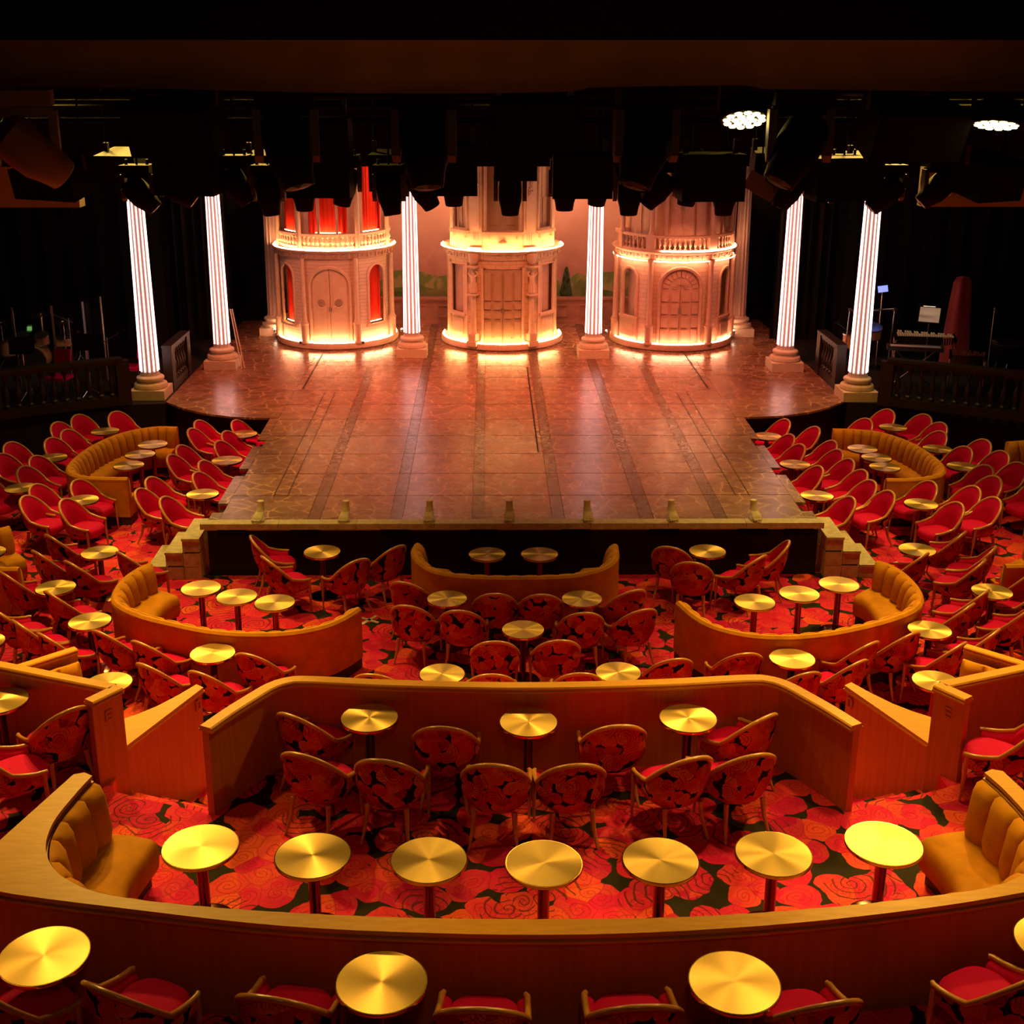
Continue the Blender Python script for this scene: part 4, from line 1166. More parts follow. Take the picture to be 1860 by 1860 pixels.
ROT = {}
def shell_body(t, mat, cmat, plmat):
    MB().lathe([(1.30, 0), (1.50, 0), (1.535, 0.03), (1.535, 0.12), (1.51, 0.16), (1.30, 0.16)], 72).obj('plinth_ring', plmat, t, True, 40)
    MB().lathe([(0.0, 0.10), (1.36, 0.10)], 48).obj('plinth_floor', plmat, t)
    MB().lathe([(1.28, 2.18), (1.40, 2.18), (1.42, 2.22), (1.44, 2.32), (1.50, 2.36), (1.53, 2.38), (1.53, 2.40), (1.28, 2.40)], 72).obj('cornice', cmat, t, True, 40)
    for k in range(19):
        MB().cb(-90 + 10 * k - 0.6, -90 + 10 * k + 0.6, 1.42, 1.455, 2.22, 2.34, 1).obj('triglyph', cmat, t)
        if k < 18:
            a = radians(-85 + 10 * k); R = 1.435
            MB().lathe([(0.0, 0.012), (0.018, 0.012), (0.03, 0.0), (0.042, 0.008), (0.048, 0.0)], 10, (R * sin(a), -R * cos(a), 2.275), rot=(Matrix.Rotation(a, 3, 'Z') @ Matrix.Rotation(pi / 2, 3, 'X'))).obj('rosette', cmat, t, True, 30)
    led_ring(t, 1.475, 0.178)
    MB().lathe([(0.0, 5.35), (1.32, 5.35), (1.36, 5.30), (1.36, 5.20), (1.28, 5.12)], 48).obj('top_cornice', cmat, t, True, 40)

# ---- left rotunda: arched door, red curtained niches, relief balustrade
t = thing('rotunda', 'left rotunda with glowing red curtains upstairs and arched double door', 'scenery', (-4.19, 31.18, SZ)); ROT['L'] = t
shell_body(t, 'plaster_boards', 'plaster_pink', 'plaster_plain')
drum_wall(t, 1.37, 0.12, 2.18, [(0, 20.5, 0.0, 1.98, True), (-53, 11.5, 0.56, 2.0, True), (53, 11.5, 0.56, 2.0, True), (-96, 10, 0.56, 2.0, True), (96, 10, 0.56, 2.0, True)], 'plaster_boards', 'lower_wall')
leaf_door(t, 0, 1.345, 20.5, 0.17, 1.98, True, 'plaster_plain', (1, ((0.04, 0.94),)))
frame(t, 0, 1.37, 21, 0.14, 2.0, True, 'plaster_plain', 0.045, 'door_frame')
for s in (-1, 1):
    MB().lathe([(0.10, 0.0), (0.115, 0.012), (0.125, 0.0)], 20, (1.385 * sin(radians(s * 8.5)), -1.385 * cos(radians(s * 8.5)), 1.13), rot=Matrix.Rotation(radians(s * 8.5), 3, 'Z') @ Matrix.Rotation(pi / 2, 3, 'X')).obj('door_roundel', 'plaster_plain', t, True, 30)
for c in (-53, 53):
    frame(t, c, 1.37, 12.2, 0.56, 2.02, True, 'plaster_plain', 0.035, 'niche_frame')
    curtain(t, c, 1.22, 15, 0.56, 2.0, c)
    MB().cb(c - 16, c + 16, 1.34, 1.44, 0.50, 0.56).obj('niche_sill', 'plaster_plain', t)
    led_ring(t, 1.30, 0.60, 'niche_light', ((c - 10, c + 10),), 0.008)
for th in (-26, 26, -76, 76):
    round_col(t, th, 1.455, 0.14, 2.20, 0.062, 'plaster_plain', (0.50, 0.095), False)
drum_wall(t, 1.29, 2.40, 5.15, [(0, 21, 2.78, 4.9, False), (-53, 14, 2.78, 4.9, True), (53, 14, 2.78, 4.9, True), (-88, 12, 2.78, 4.9, True), (88, 12, 2.78, 4.9, True)], 'plaster_pink', 'upper_wall')
for c, hw in ((0, 24), (-53, 17), (53, 17), (-88, 14), (88, 14)):
    curtain(t, c, 1.16, hw, 2.5, 4.95, c * 1.3)
for c in (0, -53, 53):
    led_ring(t, 1.24, 2.80, 'niche_light', ((c - 14, c + 14),), 0.008)
for th in (-10, 10): MB().cb(th - 1.4, th + 1.4, 1.24, 1.30, 2.74, 5.0).obj('mullion', 'plaster_pink', t)
for th in (-30, 30, -73, 73):
    round_col(t, th, 1.40, 2.42, 5.15, 0.058, 'plaster_plain', None, True)
MB().cb(-100, 100, 1.31, 1.36, 2.42, 2.47, 50).obj('rail_base', 'plaster_plain', t)
MB().cb(-100, 100, 1.31, 1.39, 2.73, 2.78, 50).obj('handrail', 'plaster_plain', t)
MB().cb(-100, 100, 1.29, 1.315, 2.47, 2.73, 50).obj('parapet', 'plaster_plain', t)
for k in range(37):
    a = radians(-90 + 5 * k); link('baluster', baluster_mesh(0.26, 0.046, 'plaster_plain'), t, (1.345 * sin(a), -1.345 * cos(a), 2.47))
led_ring(t, 1.49, 2.415, rad=0.009)
# ---- middle rotunda: studded door between figure-topped columns
t = thing('rotunda', 'middle rotunda with studded double door between columns carrying stone figures', 'scenery', (-0.02, 31.02, SZ)); ROT['C'] = t
shell_body(t, 'plaster_ashlar', 'plaster_plain', 'plaster_plain')
drum_wall(t, 1.37, 0.12, 2.18, [(0, 20.5, 0.0, 1.98, False), (-53, 11, 0.86, 2.02, False), (53, 11, 0.86, 2.02, False)], 'plaster_ashlar', 'lower_wall')
leaf_door(t, 0, 1.35, 20.3, 0.17, 1.97, False, 'plaster_ashlar', (2, ((0.05, 0.29), (0.34, 0.41), (0.46, 0.53), (0.58, 0.95))))
for s in (-1, 1):
    for cth in (3.0, 10.0, 17.5):
        for k in range(11):
            a = radians(s * cth)
            if k % 2 == 0: MB().lathe([(0.016, 0.0), (0.012, 0.012), (0.0, 0.016)], 6, (1.352 * sin(a), -1.352 * cos(a), 0.30 + 0.155 * k), rot=Matrix.Rotation(a, 3, 'Z') @ Matrix.Rotation(pi / 2, 3, 'X')).obj('stud', 'plaster_ashlar', t)
frame(t, 0, 1.37, 21, 0.14, 2.0, False, 'plaster_plain', 0.04, 'door_frame')
for c in (-53, 53):
    frame(t, c, 1.37, 11.5, 0.86, 2.03, False, 'plaster_plain', 0.04, 'window_frame')
    MB().cb(c - 14, c + 14, 1.35, 1.46, 0.80, 0.86).obj('window_sill', 'plaster_plain', t)
    MB().cb(c - 11, c + 11, 1.24, 1.27, 0.86, 2.03).obj('shutter', 'plaster_pink', t)
    MB().cb(c - 9, c + 9, 1.36, 1.40, 0.30, 0.72).obj('raised_panel', 'plaster_plain', t)
    MB().cb(c - 6, c + 6, 1.39, 1.42, 0.38, 0.64).obj('raised_panel', 'plaster_plain', t)
    for q in (-14, 14): MB().cb(c + q - 1.5, c + q + 1.5, 1.37, 1.41, 0.16, 2.1).obj('pilaster', 'plaster_plain', t)
def figure(t, th, R, z):
    """small stone figure holding up the cornice with raised arms"""
    a = radians(th); s = 1 if th > 0 else -1
    fm = bpy.data.meshes.new('figure')
    V = [(0, 0, 0.02), (0, 0, 0.20), (0, -0.01, 0.33), (0, -0.02, 0.41), (0, -0.035, 0.47), (0.075, -0.01, 0.385), (0.135, -0.02, 0.44), (0.07, -0.01, 0.505), (-0.075, -0.01, 0.385), (-0.135, -0.02, 0.44), (-0.07, -0.01, 0.505)]
    E_ = [(0, 1), (1, 2), (2, 3), (3, 4), (2, 5), (5, 6), (6, 7), (2, 8), (8, 9), (9, 10)]
    fm.from_pydata(V, E_, []); o = bpy.data.objects.new('figure', fm); COL.objects.link(o)
    md = o.modifiers.new('skin', 'SKIN')
    rr = [0.07, 0.062, 0.066, 0.028, 0.044, 0.03, 0.022, 0.018, 0.03, 0.022, 0.018]
    for i, sv in enumerate(fm.skin_vertices[0].data): sv.radius = (rr[i], rr[i] * 0.85); sv.use_root = (i == 0)
    o.modifiers.new('sub', 'SUBSURF').levels = 2
    dg = bpy.context.evaluated_depsgraph_get(); nm = bpy.data.meshes.new_from_object(o.evaluated_get(dg))
    bpy.data.objects.remove(o)
    nm.materials.clear(); nm.materials.append(MATS['plaster_plain']); nm.shade_smooth()
    f = link('figure', nm, t, (R * sin(a), -R * cos(a), z), (0, 0, a))
    m = MB(); rows = []
    for (zz, r_) in ((-0.02, 0.085), (0.08, 0.082), (0.18, 0.074), (0.23, 0.066)):
        rows.append([((r_ + 0.008 * sin(7 * 2 * pi * i / 40)) * cos(2 * pi * i / 40), (r_ * 0.9 + 0.008 * sin(7 * 2 * pi * i / 40)) * sin(2 * pi * i / 40), zz) for i in range(40)])
    m.grid(rows, True).obj('drapery', 'plaster_plain', f, True, 70)
for th in (-28.5, 28.5):
    a = radians(th); c = (1.47 * sin(a), -1.47 * cos(a), 0)
    MB().box((c[0], c[1], 0.16), (0.26, 0.26, 0.12), Matrix.Rotation(a, 3, 'Z')).obj('plinth', 'plaster_plain', t)
    MB().box((c[0], c[1], 0.31), (0.19, 0.19, 0.18), Matrix.Rotation(a, 3, 'Z')).obj('pedestal', 'plaster_plain', t)
    round_col(t, th, 1.47, 0.40, 1.34, 0.068, 'plaster_plain', None, False)
    MB().box((c[0], c[1], 1.36), (0.23, 0.23, 0.045), Matrix.Rotation(a, 3, 'Z')).obj('abacus', 'plaster_plain', t)
    figure(t, th, 1.47, 1.42)
    MB().box((c[0], c[1], 2.03), (0.25, 0.22, 0.04), Matrix.Rotation(a, 3, 'Z')).obj('abacus', 'plaster_plain', t)
    MB().lathe([(0.0, 2.06), (0.06, 2.07), (0.11, 2.14), (0.13, 2.26), (0.13, 2.34), (0.0, 2.36)], 20, (1.45 * sin(a), -1.45 * cos(a), 0)).obj('shell_bracket', 'plaster_plain', t, True, 50)
drum_wall(t, 1.29, 2.40, 5.15, [(0, 18.5, 2.86, 4.9, False), (-53, 12, 2.90, 4.9, False), (53, 12, 2.90, 4.9, False)], 'plaster_plain', 'upper_wall')
for c, hw in ((0, 18.5), (-53, 12), (53, 12)):
    frame(t, c, 1.29, hw, 2.86, 4.9, False, 'plaster_plain', 0.035, 'window_frame')
    MB().cb(c - hw - 3, c + hw + 3, 1.26, 1.40, 2.78, 2.85).obj('window_sill', 'plaster_plain', t)
    MB().cb(c - hw, c - 0.4, 1.15, 1.18, 2.86, 4.9).obj('shutter', 'plaster_ashlar', t)
    MB().cb(c + 0.4, c + hw, 1.15, 1.18, 2.86, 4.9).obj('shutter', 'plaster_ashlar', t)
    for q in (-0.5, 0.5):
        MB().cb(c + hw * q - 5, c + hw * q + 5, 1.175, 1.20, 3.0, 3.6).obj('shutter_panel', 'plaster_ashlar', t)
        MB().cb(c + hw * q * 1.7 - 1, c + hw * q * 1.7 + 1, 1.29, 1.36, 2.68, 2.78).obj('sill_bracket', 'plaster_plain', t)
for th in (-29, 29):
    MB().cb(th - 7, th + 7, 1.29, 1.33, 2.46, 5.1).obj('pilaster', 'plaster_plain', t)
    MB().cb(th - 4.5, th + 4.5, 1.32, 1.345, 2.90, 5.0).obj('pilaster_panel', 'plaster_plain', t)
    MB().cb(th - 8, th + 8, 1.29, 1.40, 2.42, 2.48).obj('pilaster_base', 'plaster_plain', t)
    for q in (-2.6, 0, 2.6): MB().cb(th + q - 0.6, th + q + 0.6, 1.32, 1.345, 2.52, 2.80).obj('flute', 'plaster_plain', t)
    m = MB(); random.seed(int(th))
    for k in range(26):
        a = radians(th + random.uniform(-2.6, 2.6)); zz = random.uniform(3.62, 4.1); rr = random.uniform(0.014, 0.028)
        m.lathe([(0, -rr), (rr * 0.8, -rr * 0.5), (rr, 0), (rr * 0.8, rr * 0.5), (0, rr)], 6, (1.35 * sin(a), -1.35 * cos(a), zz))
    o = m.obj('carved_garland', 'plaster_plain', t, True, 60); o['kind'] = 'stuff'
m = MB(); rows = []
for k in range(9):
    q = k / 8; rows.append([((0.11 * sin(q * pi) ** .5 * (1 + 0.06 * sin(i * pi * 0.9))) * sin(-pi / 2 + pi * i / 16), -1.29 - 0.10 * sin(q * pi) ** .5 * cos(-pi / 2 + pi * i / 16) * (1 + 0.08 * cos(i * pi)), 2.50 + 0.15 * q) for i in range(17)])
m.grid(rows).obj('shell_ornament', 'plaster_plain', t, True, 50)
led_ring(t, 1.49, 2.415, rad=0.009)
# ---- right rotunda: fanlight door, open balustrade
t = thing('rotunda', 'right rotunda with panelled fanlight door and open stone balustrade', 'scenery', (4.24, 30.94, SZ)); ROT['R'] = t
shell_body(t, 'plaster_blocks', 'plaster_pink', 'plaster_pink')
drum_wall(t, 1.37, 0.12, 2.18, [(0, 20.5, 0.0, 1.98, True), (-57, 10, 0.75, 1.92, True), (57, 10, 0.75, 1.92, True)], 'plaster_blocks', 'lower_wall')
leaf_door(t, 0, 1.345, 20.5, 0.17, 1.98, True, 'plaster_pink', (2, ((0.03, 0.19), (0.22, 0.35), (0.40, 0.53), (0.57, 0.68))))
for k in range(10):
    if k in (4, 5) and False: continue
    for (ra, rb) in ((0.10, 0.20), (0.29, 0.43)):
        a0 = pi * (k + 0.15) / 10; a1 = pi * (k + 0.85) / 10
        P = [(ra * cos(a0), ra * sin(a0)), (rb * cos(a0), rb * sin(a0)), (rb * cos(a1), rb * sin(a1)), (ra * cos(a1), ra * sin(a1))]
        f_ = on_drum(0, 1.365, [(x, 1.50 + z) for x, z in P]); bk = on_drum(0, 1.34, [(x, 1.50 + z) for x, z in P])
        MB().add(f_ + bk, [(0, 1, 2, 3), (4, 7, 6, 5), (0, 4, 5, 1), (1, 5, 6, 2), (2, 6, 7, 3), (3, 7, 4, 0)]).obj('fan_panel', 'plaster_pink', t)
frame(t, 0, 1.37, 21.5, 0.14, 2.02, True, 'plaster_pink', 0.05, 'door_frame')
for c in (-57, 57):
    frame(t, c, 1.37, 11, 0.75, 1.95, True, 'plaster_pink', 0.045, 'niche_frame')
    MB().cb(c - 12, c + 12, 1.20, 1.23, 0.70, 2.0).obj('shutter', 'plaster_pink', t)
    MB().cb(c - 14, c + 14, 1.34, 1.46, 0.70, 0.76).obj('niche_sill', 'plaster_pink', t)
    MB().cb(c - 13, c + 13, 1.36, 1.43, 0.16, 0.70).obj('raised_panel', 'plaster_pink', t)
    MB().cb(c - 9, c + 9, 1.42, 1.45, 0.28, 0.58).obj('raised_panel', 'plaster_pink', t)
for th in (-29.5, 29.5, -80, 80):
    round_col(t, th, 1.46, 0.14, 2.19, 0.066, 'plaster_pink', (0.46, 0.10), True)
drum_wall(t, 1.22, 2.40, 5.15, [(0, 16, 2.42, 4.6, False), (-50, 12, 2.42, 4.7, False), (50, 12, 2.42, 4.7, False)], 'plaster_pink', 'upper_wall')
leaf_door(t, 0, 1.16, 16, 2.42, 4.6, False, 'plaster_pink', (1, ((0.05, 0.55), (0.6, 0.95))))
for c in (-50, 50): leaf_door(t, c, 1.14, 12, 2.42, 4.7, False, 'plaster_pink', (1, ((0.05, 0.5), (0.55, 0.95))))
for th in (-31, 31, -72, 72): round_col(t, th, 1.40, 2.78, 5.15, 0.062, 'plaster_pink', None, True)
for th in (-17.5, 17.5): MB().cb(th - 2, th + 2, 1.22, 1.27, 2.42, 4.75).obj('pilaster', 'plaster_pink', t)
for th in (-31, 31, -72, 72): MB().cb(th - 4.5, th + 4.5, 1.33, 1.47, 2.40, 2.78).obj('rail_post', 'plaster_pink', t)
MB().cb(-100, 100, 1.34, 1.45, 2.40, 2.44, 50).obj('rail_base', 'plaster_pink', t)
MB().cb(-100, 100, 1.33, 1.46, 2.72, 2.77, 50).obj('handrail', 'plaster_pink', t)
for a0, a1, n in ((-25, 25, 10), (-66, -38, 5), (38, 66, 5), (-96, -78, 4), (78, 96, 4)):
    for k in range(n):
        a = radians(a0 + (a1 - a0) * (k + 0.5) / n); link('baluster', baluster_mesh(0.28, 0.036, 'plaster_pink'), t, (1.395 * sin(a), -1.395 * cos(a), 2.44))
led_ring(t, 1.50, 2.415, 'light_strip', ((-20, 95),), 0.009)
led_ring(t, 1.49, 2.17, 'light_strip', ((-97, 97),), 0.006)
# small uplight tips at the feet of the side rotundas
for key in ('L', 'R'):
    for th in (-93, -30, 30, 93):
        a = radians(th); Rr = 1.52 if abs(th) < 60 else 1.62
        o = MB().lathe([(0.0, 0.10), (0.035, 0.10), (0.035, 0.16), (0.0, 0.17)], 10, (Rr * sin(a), -Rr * cos(a), 0.03)).obj('uplight', 'gear_grey', ROT[key], True)
        MB().lathe([(0.0, 0.198), (0.022, 0.2), (0.022, 0.21), (0.0, 0.225)], 8, (Rr * sin(a), -Rr * cos(a), 0.0)).obj('uplight_lamp', 'led_tip', o, True)

# ================================================================== stone feet along the lip
def foot_mesh():
    m = MB(); rows = []
    # ankle rings then foot rings towards the toes (local -y is forward)
    def ring(cx, cy, cz, rx, ry, tilt):
        R_ = Matrix.Rotation(tilt, 3, 'X')
        return [Vector((cx, cy, cz)) + R_ @ Vector((rx * cos(2 * pi * i / 16), ry * sin(2 * pi * i / 16), 0)) for i in range(16)]
    spec = [(0, 0.03, 0.255, 0.047, 0.046, 0), (0, 0.03, 0.20, 0.043, 0.044, 0), (0, 0.028, 0.16, 0.046, 0.055, 0.1), (0, 0.012, 0.125, 0.054, 0.066, 0.35), (0, -0.02, 0.095, 0.060, 0.070, 0.65), (0, -0.065, 0.068, 0.066, 0.056, 1.0), (0, -0.11, 0.042, 0.070, 0.036, 1.3), (0, -0.145, 0.028, 0.067, 0.024, 1.45)]
    m.grid([ring(*q) for q in spec], True)
    m.f.append(tuple(range(15, -1, -1))); k = 7 * 16; m.f.append(tuple(k + i for i in range(16)))
    for i, x in enumerate((-0.052, -0.023, 0.001, 0.024, 0.046)):
        r_ = (0.020, 0.0145, 0.014, 0.013, 0.012)[i]; L_ = (0.05, 0.046, 0.042, 0.036, 0.030)[i]
        m.tube([(x, -0.12, 0.024), (x, -0.14 - L_ * 0.4, 0.024), (x, -0.14 - L_ * 0.8, 0.019), (x, -0.14 - L_, 0.014)], [r_, r_, r_ * 0.95, r_ * 0.5], 8)
    return m.mesh('foot', 'pale_stone', True, 55)
mf = foot_mesh()
ms = MB().prism([(0.078 * cos(a) * (1.0 if sin(a) < 0.2 else 0.8), -0.062 + 0.142 * sin(a)) for a in [2 * pi * i / 24 for i in range(24)]], 0.0, 0.014).mesh('sandal_sole', 'pale_stone')
for k, x in enumerate((-3.86, -2.56, -1.28, -0.06, 1.13, 2.42, 3.68)):
    t = thing('stone_foot', ('first', 'second', 'third', 'fourth', 'fifth', 'sixth', 'seventh')[k] + ' pale stone foot from left on the stage lip', 'sculpture', (x, 17.87, SZ + 0.011), -0.12 * x * 0.9 * -1 * 0.6, 'stone feet on the stage lip')
    link('sandal_sole', ms, t); link('foot', mf, t, (0, 0, 0.012)); t.scale = (1.12, 1.05, 1.08)

# ================================================================== orchestra rails
def rail(label, A, B, z, h, posts, per, mat='dark_wood', bal=0.062):
    A, B = Vector(A), Vector(B); d = (B - A); L_ = d.length; a = atan2(d.y, d.x)
    t = thing('balustrade', label, 'railing', (A.x, A.y, z), a)
    MB().box((L_ / 2, 0, 0.09), (L_, 0.16, 0.18)).obj('rail_base', mat, t)
    MB().box((L_ / 2, 0, h - 0.03), (L_, 0.22, 0.06)).obj('handrail', mat, t)
    MB().box((L_ / 2, 0, h - 0.10), (L_, 0.14, 0.08)).obj('under_rail', mat, t)
    n = len(posts)
    for q in posts: MB().box((q * L_, 0, h / 2 - 0.03), (0.26, 0.20, h - 0.06)).obj('post', mat, t)
    hb = h - 0.14 - 0.18
    for q0, q1 in zip(posts, posts[1:]):
        for k in range(per):
            x = L_ * (q0 + (q1 - q0) * (k + 1) / (per + 1)); link('baluster', baluster_mesh(round(hb, 3), bal, mat), t, (x, 0, 0.18))
rail('dark balustrade in front of the drum kit', (-7.82, 24.70), (-12.3, 22.35), SZ, 0.98, (0.0, 0.49, 1.0), 10)
rail('dark balustrade in front of the percussion at right', (7.72, 24.52), (12.3, 22.15), SZ, 0.98, (0.0, 0.52, 1.0), 11)
rail('short dark balustrade beside the far left column', (-7.16, 25.75), (-7.14, 27.35), SZ, 0.98, (0.08, 0.92), 6)
rail('short dark balustrade beside the far right column', (7.12, 25.75), (7.10, 27.35), SZ, 0.98, (0.08, 0.92), 6)

# ================================================================== drums and players' corner (left)
t = thing('drum_kit', 'drum kit with wooden shells behind clear screens', 'drums', (-10.6, 27.6, SZ))
def drum(t, c, r, h, rot, nm='drum'):
    o = MB().lathe([(r, -h / 2), (r, h / 2)], 24, c, rot=rot).obj(nm, 'drum_shell', t, True, 40)
    for q in (-1, 1):
        MB().lathe([(r + 0.012, q * h / 2 - 0.015), (r + 0.012, q * h / 2 + 0.015), (r - 0.006, q * h / 2 + 0.015)], 24, c, rot=rot).obj('hoop', 'steel', o, True, 40)
        MB().lathe([(0.0, q * (h / 2 + 0.004)), (r, q * (h / 2 + 0.003))], 24, c, rot=rot).obj('drum_skin', 'drum_head', o)
RX = Matrix.Rotation(pi / 2, 3, 'X')
drum(t, (0, 0, 0.30), 0.28, 0.40, RX, 'bass_drum')
drum(t, (-0.25, 0.0, 0.74), 0.15, 0.20, Matrix.Rotation(0.3, 3, 'X'), 'rack_tom')
drum(t, (0.18, 0.0, 0.74), 0.15, 0.20, Matrix.Rotation(0.3, 3, 'X'), 'rack_tom')
drum(t, (-0.62, 0.15, 0.52), 0.20, 0.34, None, 'floor_tom'); drum(t, (0.55, 0.25, 0.62), 0.18, 0.14, None, 'snare_drum')
for x, y, z in ((-0.75, 0.1, 1.10), (0.1, 0.3, 1.25), (0.65, 0.1, 1.12), (0.9, 0.3, 0.85)):
    o = MB().lathe([(0.0, 0.02), (0.04, 0.02), (0.05, 0.006), (0.22, -0.012)], 24, (x, y, z), rot=Matrix.Rotation(0.15, 3, 'X')).obj('cymbal', 'cymbal', t, True, 50)
    m = MB().tube([(x, y, 0.25), (x, y, z)], 0.011, 6)
    for q in range(3): m.tube([(x, y, 0.30), (x + 0.2 * cos(q * 2.1), y + 0.2 * sin(q * 2.1), 0.01)], 0.009, 5)
    m.obj('cymbal_stand', 'steel', o, True, 50)
m = MB().box((0, -0.22, 1.02), (0.10, 0.02, 0.09)); m.obj('green_tag', 'green_tag', t)
t = thing('drum_screen', 'clear acrylic screen folded around the drum kit', 'screen', (0, 0, SZ))
pp = [(-12.2, 26.2), (-11.0, 25.55), (-10.2, 25.45), (-9.45, 25.65), (-8.95, 26.1), (-8.75, 26.7)]
for a, b_ in zip(pp, pp[1:]):
    a, b_ = Vector(a), Vector(b_); d = (b_ - a).normalized(); nn = Vector((-d.y, d.x)) * 0.006
    P = [a + d * 0.03 - nn, b_ - d * 0.03 - nn, b_ - d * 0.03 + nn, a + d * 0.03 + nn]
    MB().prism([(p.x, p.y) for p in P], 0.0, 1.85).obj('pane', 'acrylic', t)
    MB().box((b_.x, b_.y, 0.93), (0.045, 0.02, 1.86), Matrix.Rotation(atan2(d.y, d.x), 3, 'Z')).obj('hinge_strip', 'acrylic_edge', t)
def music_stand(label, x, y, rz, sheet=False, h=1.05):
    t = thing('music_stand', label, 'music stand', (x, y, SZ), rz)
    MB().tube([(0, 0, 0.05), (0, 0, h)], 0.012, 6).obj('pole', 'steel', t, True)
    m = MB()
    for q in range(3): m.tube([(0, 0, 0.16), (0.24 * cos(q * 2.09), 0.24 * sin(q * 2.09), 0.01)], 0.009, 5)
    m.obj('tripod', 'steel', t, True)
    d = MB().box((0, 0, h + 0.10), (0.50, 0.015, 0.34), Matrix.Rotation(-0.45, 3, 'X')).obj('desk', 'black_gear', t)
    MB().box((0, -0.10, h - 0.055), (0.50, 0.06, 0.015)).obj('ledge', 'black_gear', t)
    if sheet:
        MB().box((0, -0.012, h + 0.115), (0.44, 0.004, 0.34), Matrix.Rotation(-0.45, 3, 'X')).obj('sheet_music', 'paper', t)
        o = MB().box((0, -0.20, h + 0.36), (0.30, 0.05, 0.03)).obj('clip_lamp', 'black_gear', t)
        MB().box((0, -0.20, h + 0.343), (0.26, 0.035, 0.006)).obj('clip_lamp_tube', 'desk_lamp', o)
music_stand('black music stand in front of the drum kit', -9.95, 25.1, 0.3)
music_stand('black music stand between drums and far left column', -8.75, 25.4, 0.2)
def player_chair(label, x, y, rz, h=0.46):
    t = thing('player_chair', label, 'chair', (x, y, SZ), rz)
    MB().box((0, 0, h), (0.42, 0.40, 0.07)).obj('seat', 'red_velvet', t)
    MB().box((0, -0.20, h + 0.40), (0.38, 0.05, 0.32), Matrix.Rotation(0.12, 3, 'X')).obj('backrest', 'red_velvet', t)
    for sx in (-1, 1):
        MB().tube([(sx * 0.18, -0.18, h - 0.03), (sx * 0.18, -0.21, h + 0.30)], 0.011, 6).obj('back_post', 'steel', t, True)
        for sy in (-1, 1): MB().tube([(sx * 0.18, sy * 0.17, h - 0.03), (sx * 0.20, sy * 0.19, 0.0)], 0.011, 6).obj('leg', 'steel', t, True)
player_chair('red player chair behind the balustrade at the left edge', -11.0, 24.9, 2.6)
player_chair('red player chair just left of the far left column', -7.98, 26.0, 1.6)
player_chair('red player chair between the music stands at left', -9.25, 25.1, 2.9)
def mic_stand(label, x, y, z, dx):
    t = thing('microphone_stand', label, 'microphone', (x, y, SZ))
    MB().tube([(0, 0, 0.0), (0, 0, z)], 0.011, 6).obj('pole', 'steel', t, True)
    MB().lathe([(0.13, 0), (0.13, 0.015), (0, 0.02)], 16).obj('base', 'black_gear', t)
    MB().tube([(-dx * 0.25, 0, z - 0.10), (dx, -0.05, z + 0.14)], 0.008, 6).obj('boom', 'steel', t, True)
    MB().lathe([(0, -0.09), (0.018, -0.08), (0.02, 0.0), (0.028, 0.03), (0.02, 0.06), (0, 0.065)], 10, (dx, -0.05, z + 0.14), rot=Matrix.Rotation(1.2, 3, 'Y')).obj('microphone', 'black_gear', t, True)
mic_stand('microphone stand left of the far left column', -8.35, 25.6, 1.2, 0.35)
mic_stand('microphone stand among the drums', -9.55, 26.9, 1.35, -0.4)
# ================================================================== percussion corner (right)
def bars(label, name, x, y, rz, w, n, mat, h):
    t = thing(name, label, 'percussion', (x, y, SZ), rz)
    for k in range(n):
        q = k / (n - 1); L_ = 0.36 - 0.18 * q
        MB().box((-w / 2 + w * q, 0, h), (w / n * 0.78, L_, 0.018)).obj('bar', mat, t)
        if k % 7 not in (2, 6): MB().box((-w / 2 + w * (q + 0.5 / n), L_ * 0.72, h + 0.012), (w / n * 0.78, L_ * 0.7, 0.018)).obj('bar', mat, t)
        MB().tube([(-w / 2 + w * q, 0, h - 0.05), (-w / 2 + w * q, 0, h - 0.40 + 0.22 * q)], w / n * 0.36, 8).obj('resonator', 'gear_grey', t, True)
    for s in (-1, 1):
        MB().box((s * (w / 2 + 0.05), 0.06, h - 0.05), (0.05, 0.56, 0.09)).obj('end_frame', 'black_gear', t)
        for q in (-0.18, 0.30): MB().tube([(s * (w / 2 + 0.05), q, h - 0.08), (s * (w / 2 + 0.05), q, 0)], 0.016, 6).obj('leg', 'steel', t, True)
bars('vibraphone with pale metal bars beside the lit sheet music', 'vibraphone', 9.30, 27.0, -0.25, 1.15, 24, 'ivory_bars', 0.92)
bars('small xylophone with reddish wooden bars before the red harp cover', 'xylophone', 9.75, 25.6, -0.35, 0.6, 16, 'rosewood', 0.82)
music_stand('music stand with lamplit sheet music behind the vibraphone', 9.62, 27.75, -0.45, True, 1.12)
t = thing('covered_harp', 'tall harp under a dark red fabric cover', 'harp', (10.35, 27.9, SZ), 0.2)
rows = []
for z, a, b_ in ((0.0, 0.34, 0.26), (0.5, 0.32, 0.25), (1.1, 0.27, 0.22), (1.6, 0.23, 0.19), (1.95, 0.19, 0.16), (2.06, 0.13, 0.11), (2.08, 0.02, 0.02)):
    rows.append([((a + 0.02 * sin(5 * q)) * cos(q), (b_ + 0.02 * sin(5 * q)) * sin(q), z) for q in [2 * pi * i / 40 for i in range(40)]])
MB().grid(rows, True).obj('cover', 'red_cover', t, True, 60)
MB().lathe([(0.30, 0.0), (0.36, 0.02), (0.36, 0.06), (0.30, 0.08)], 24).obj('cover_hem', 'red_cover', t, True)
t = thing('side_drum', 'side drum on a chrome rack beside the far right column', 'drum', (8.15, 27.3, SZ))
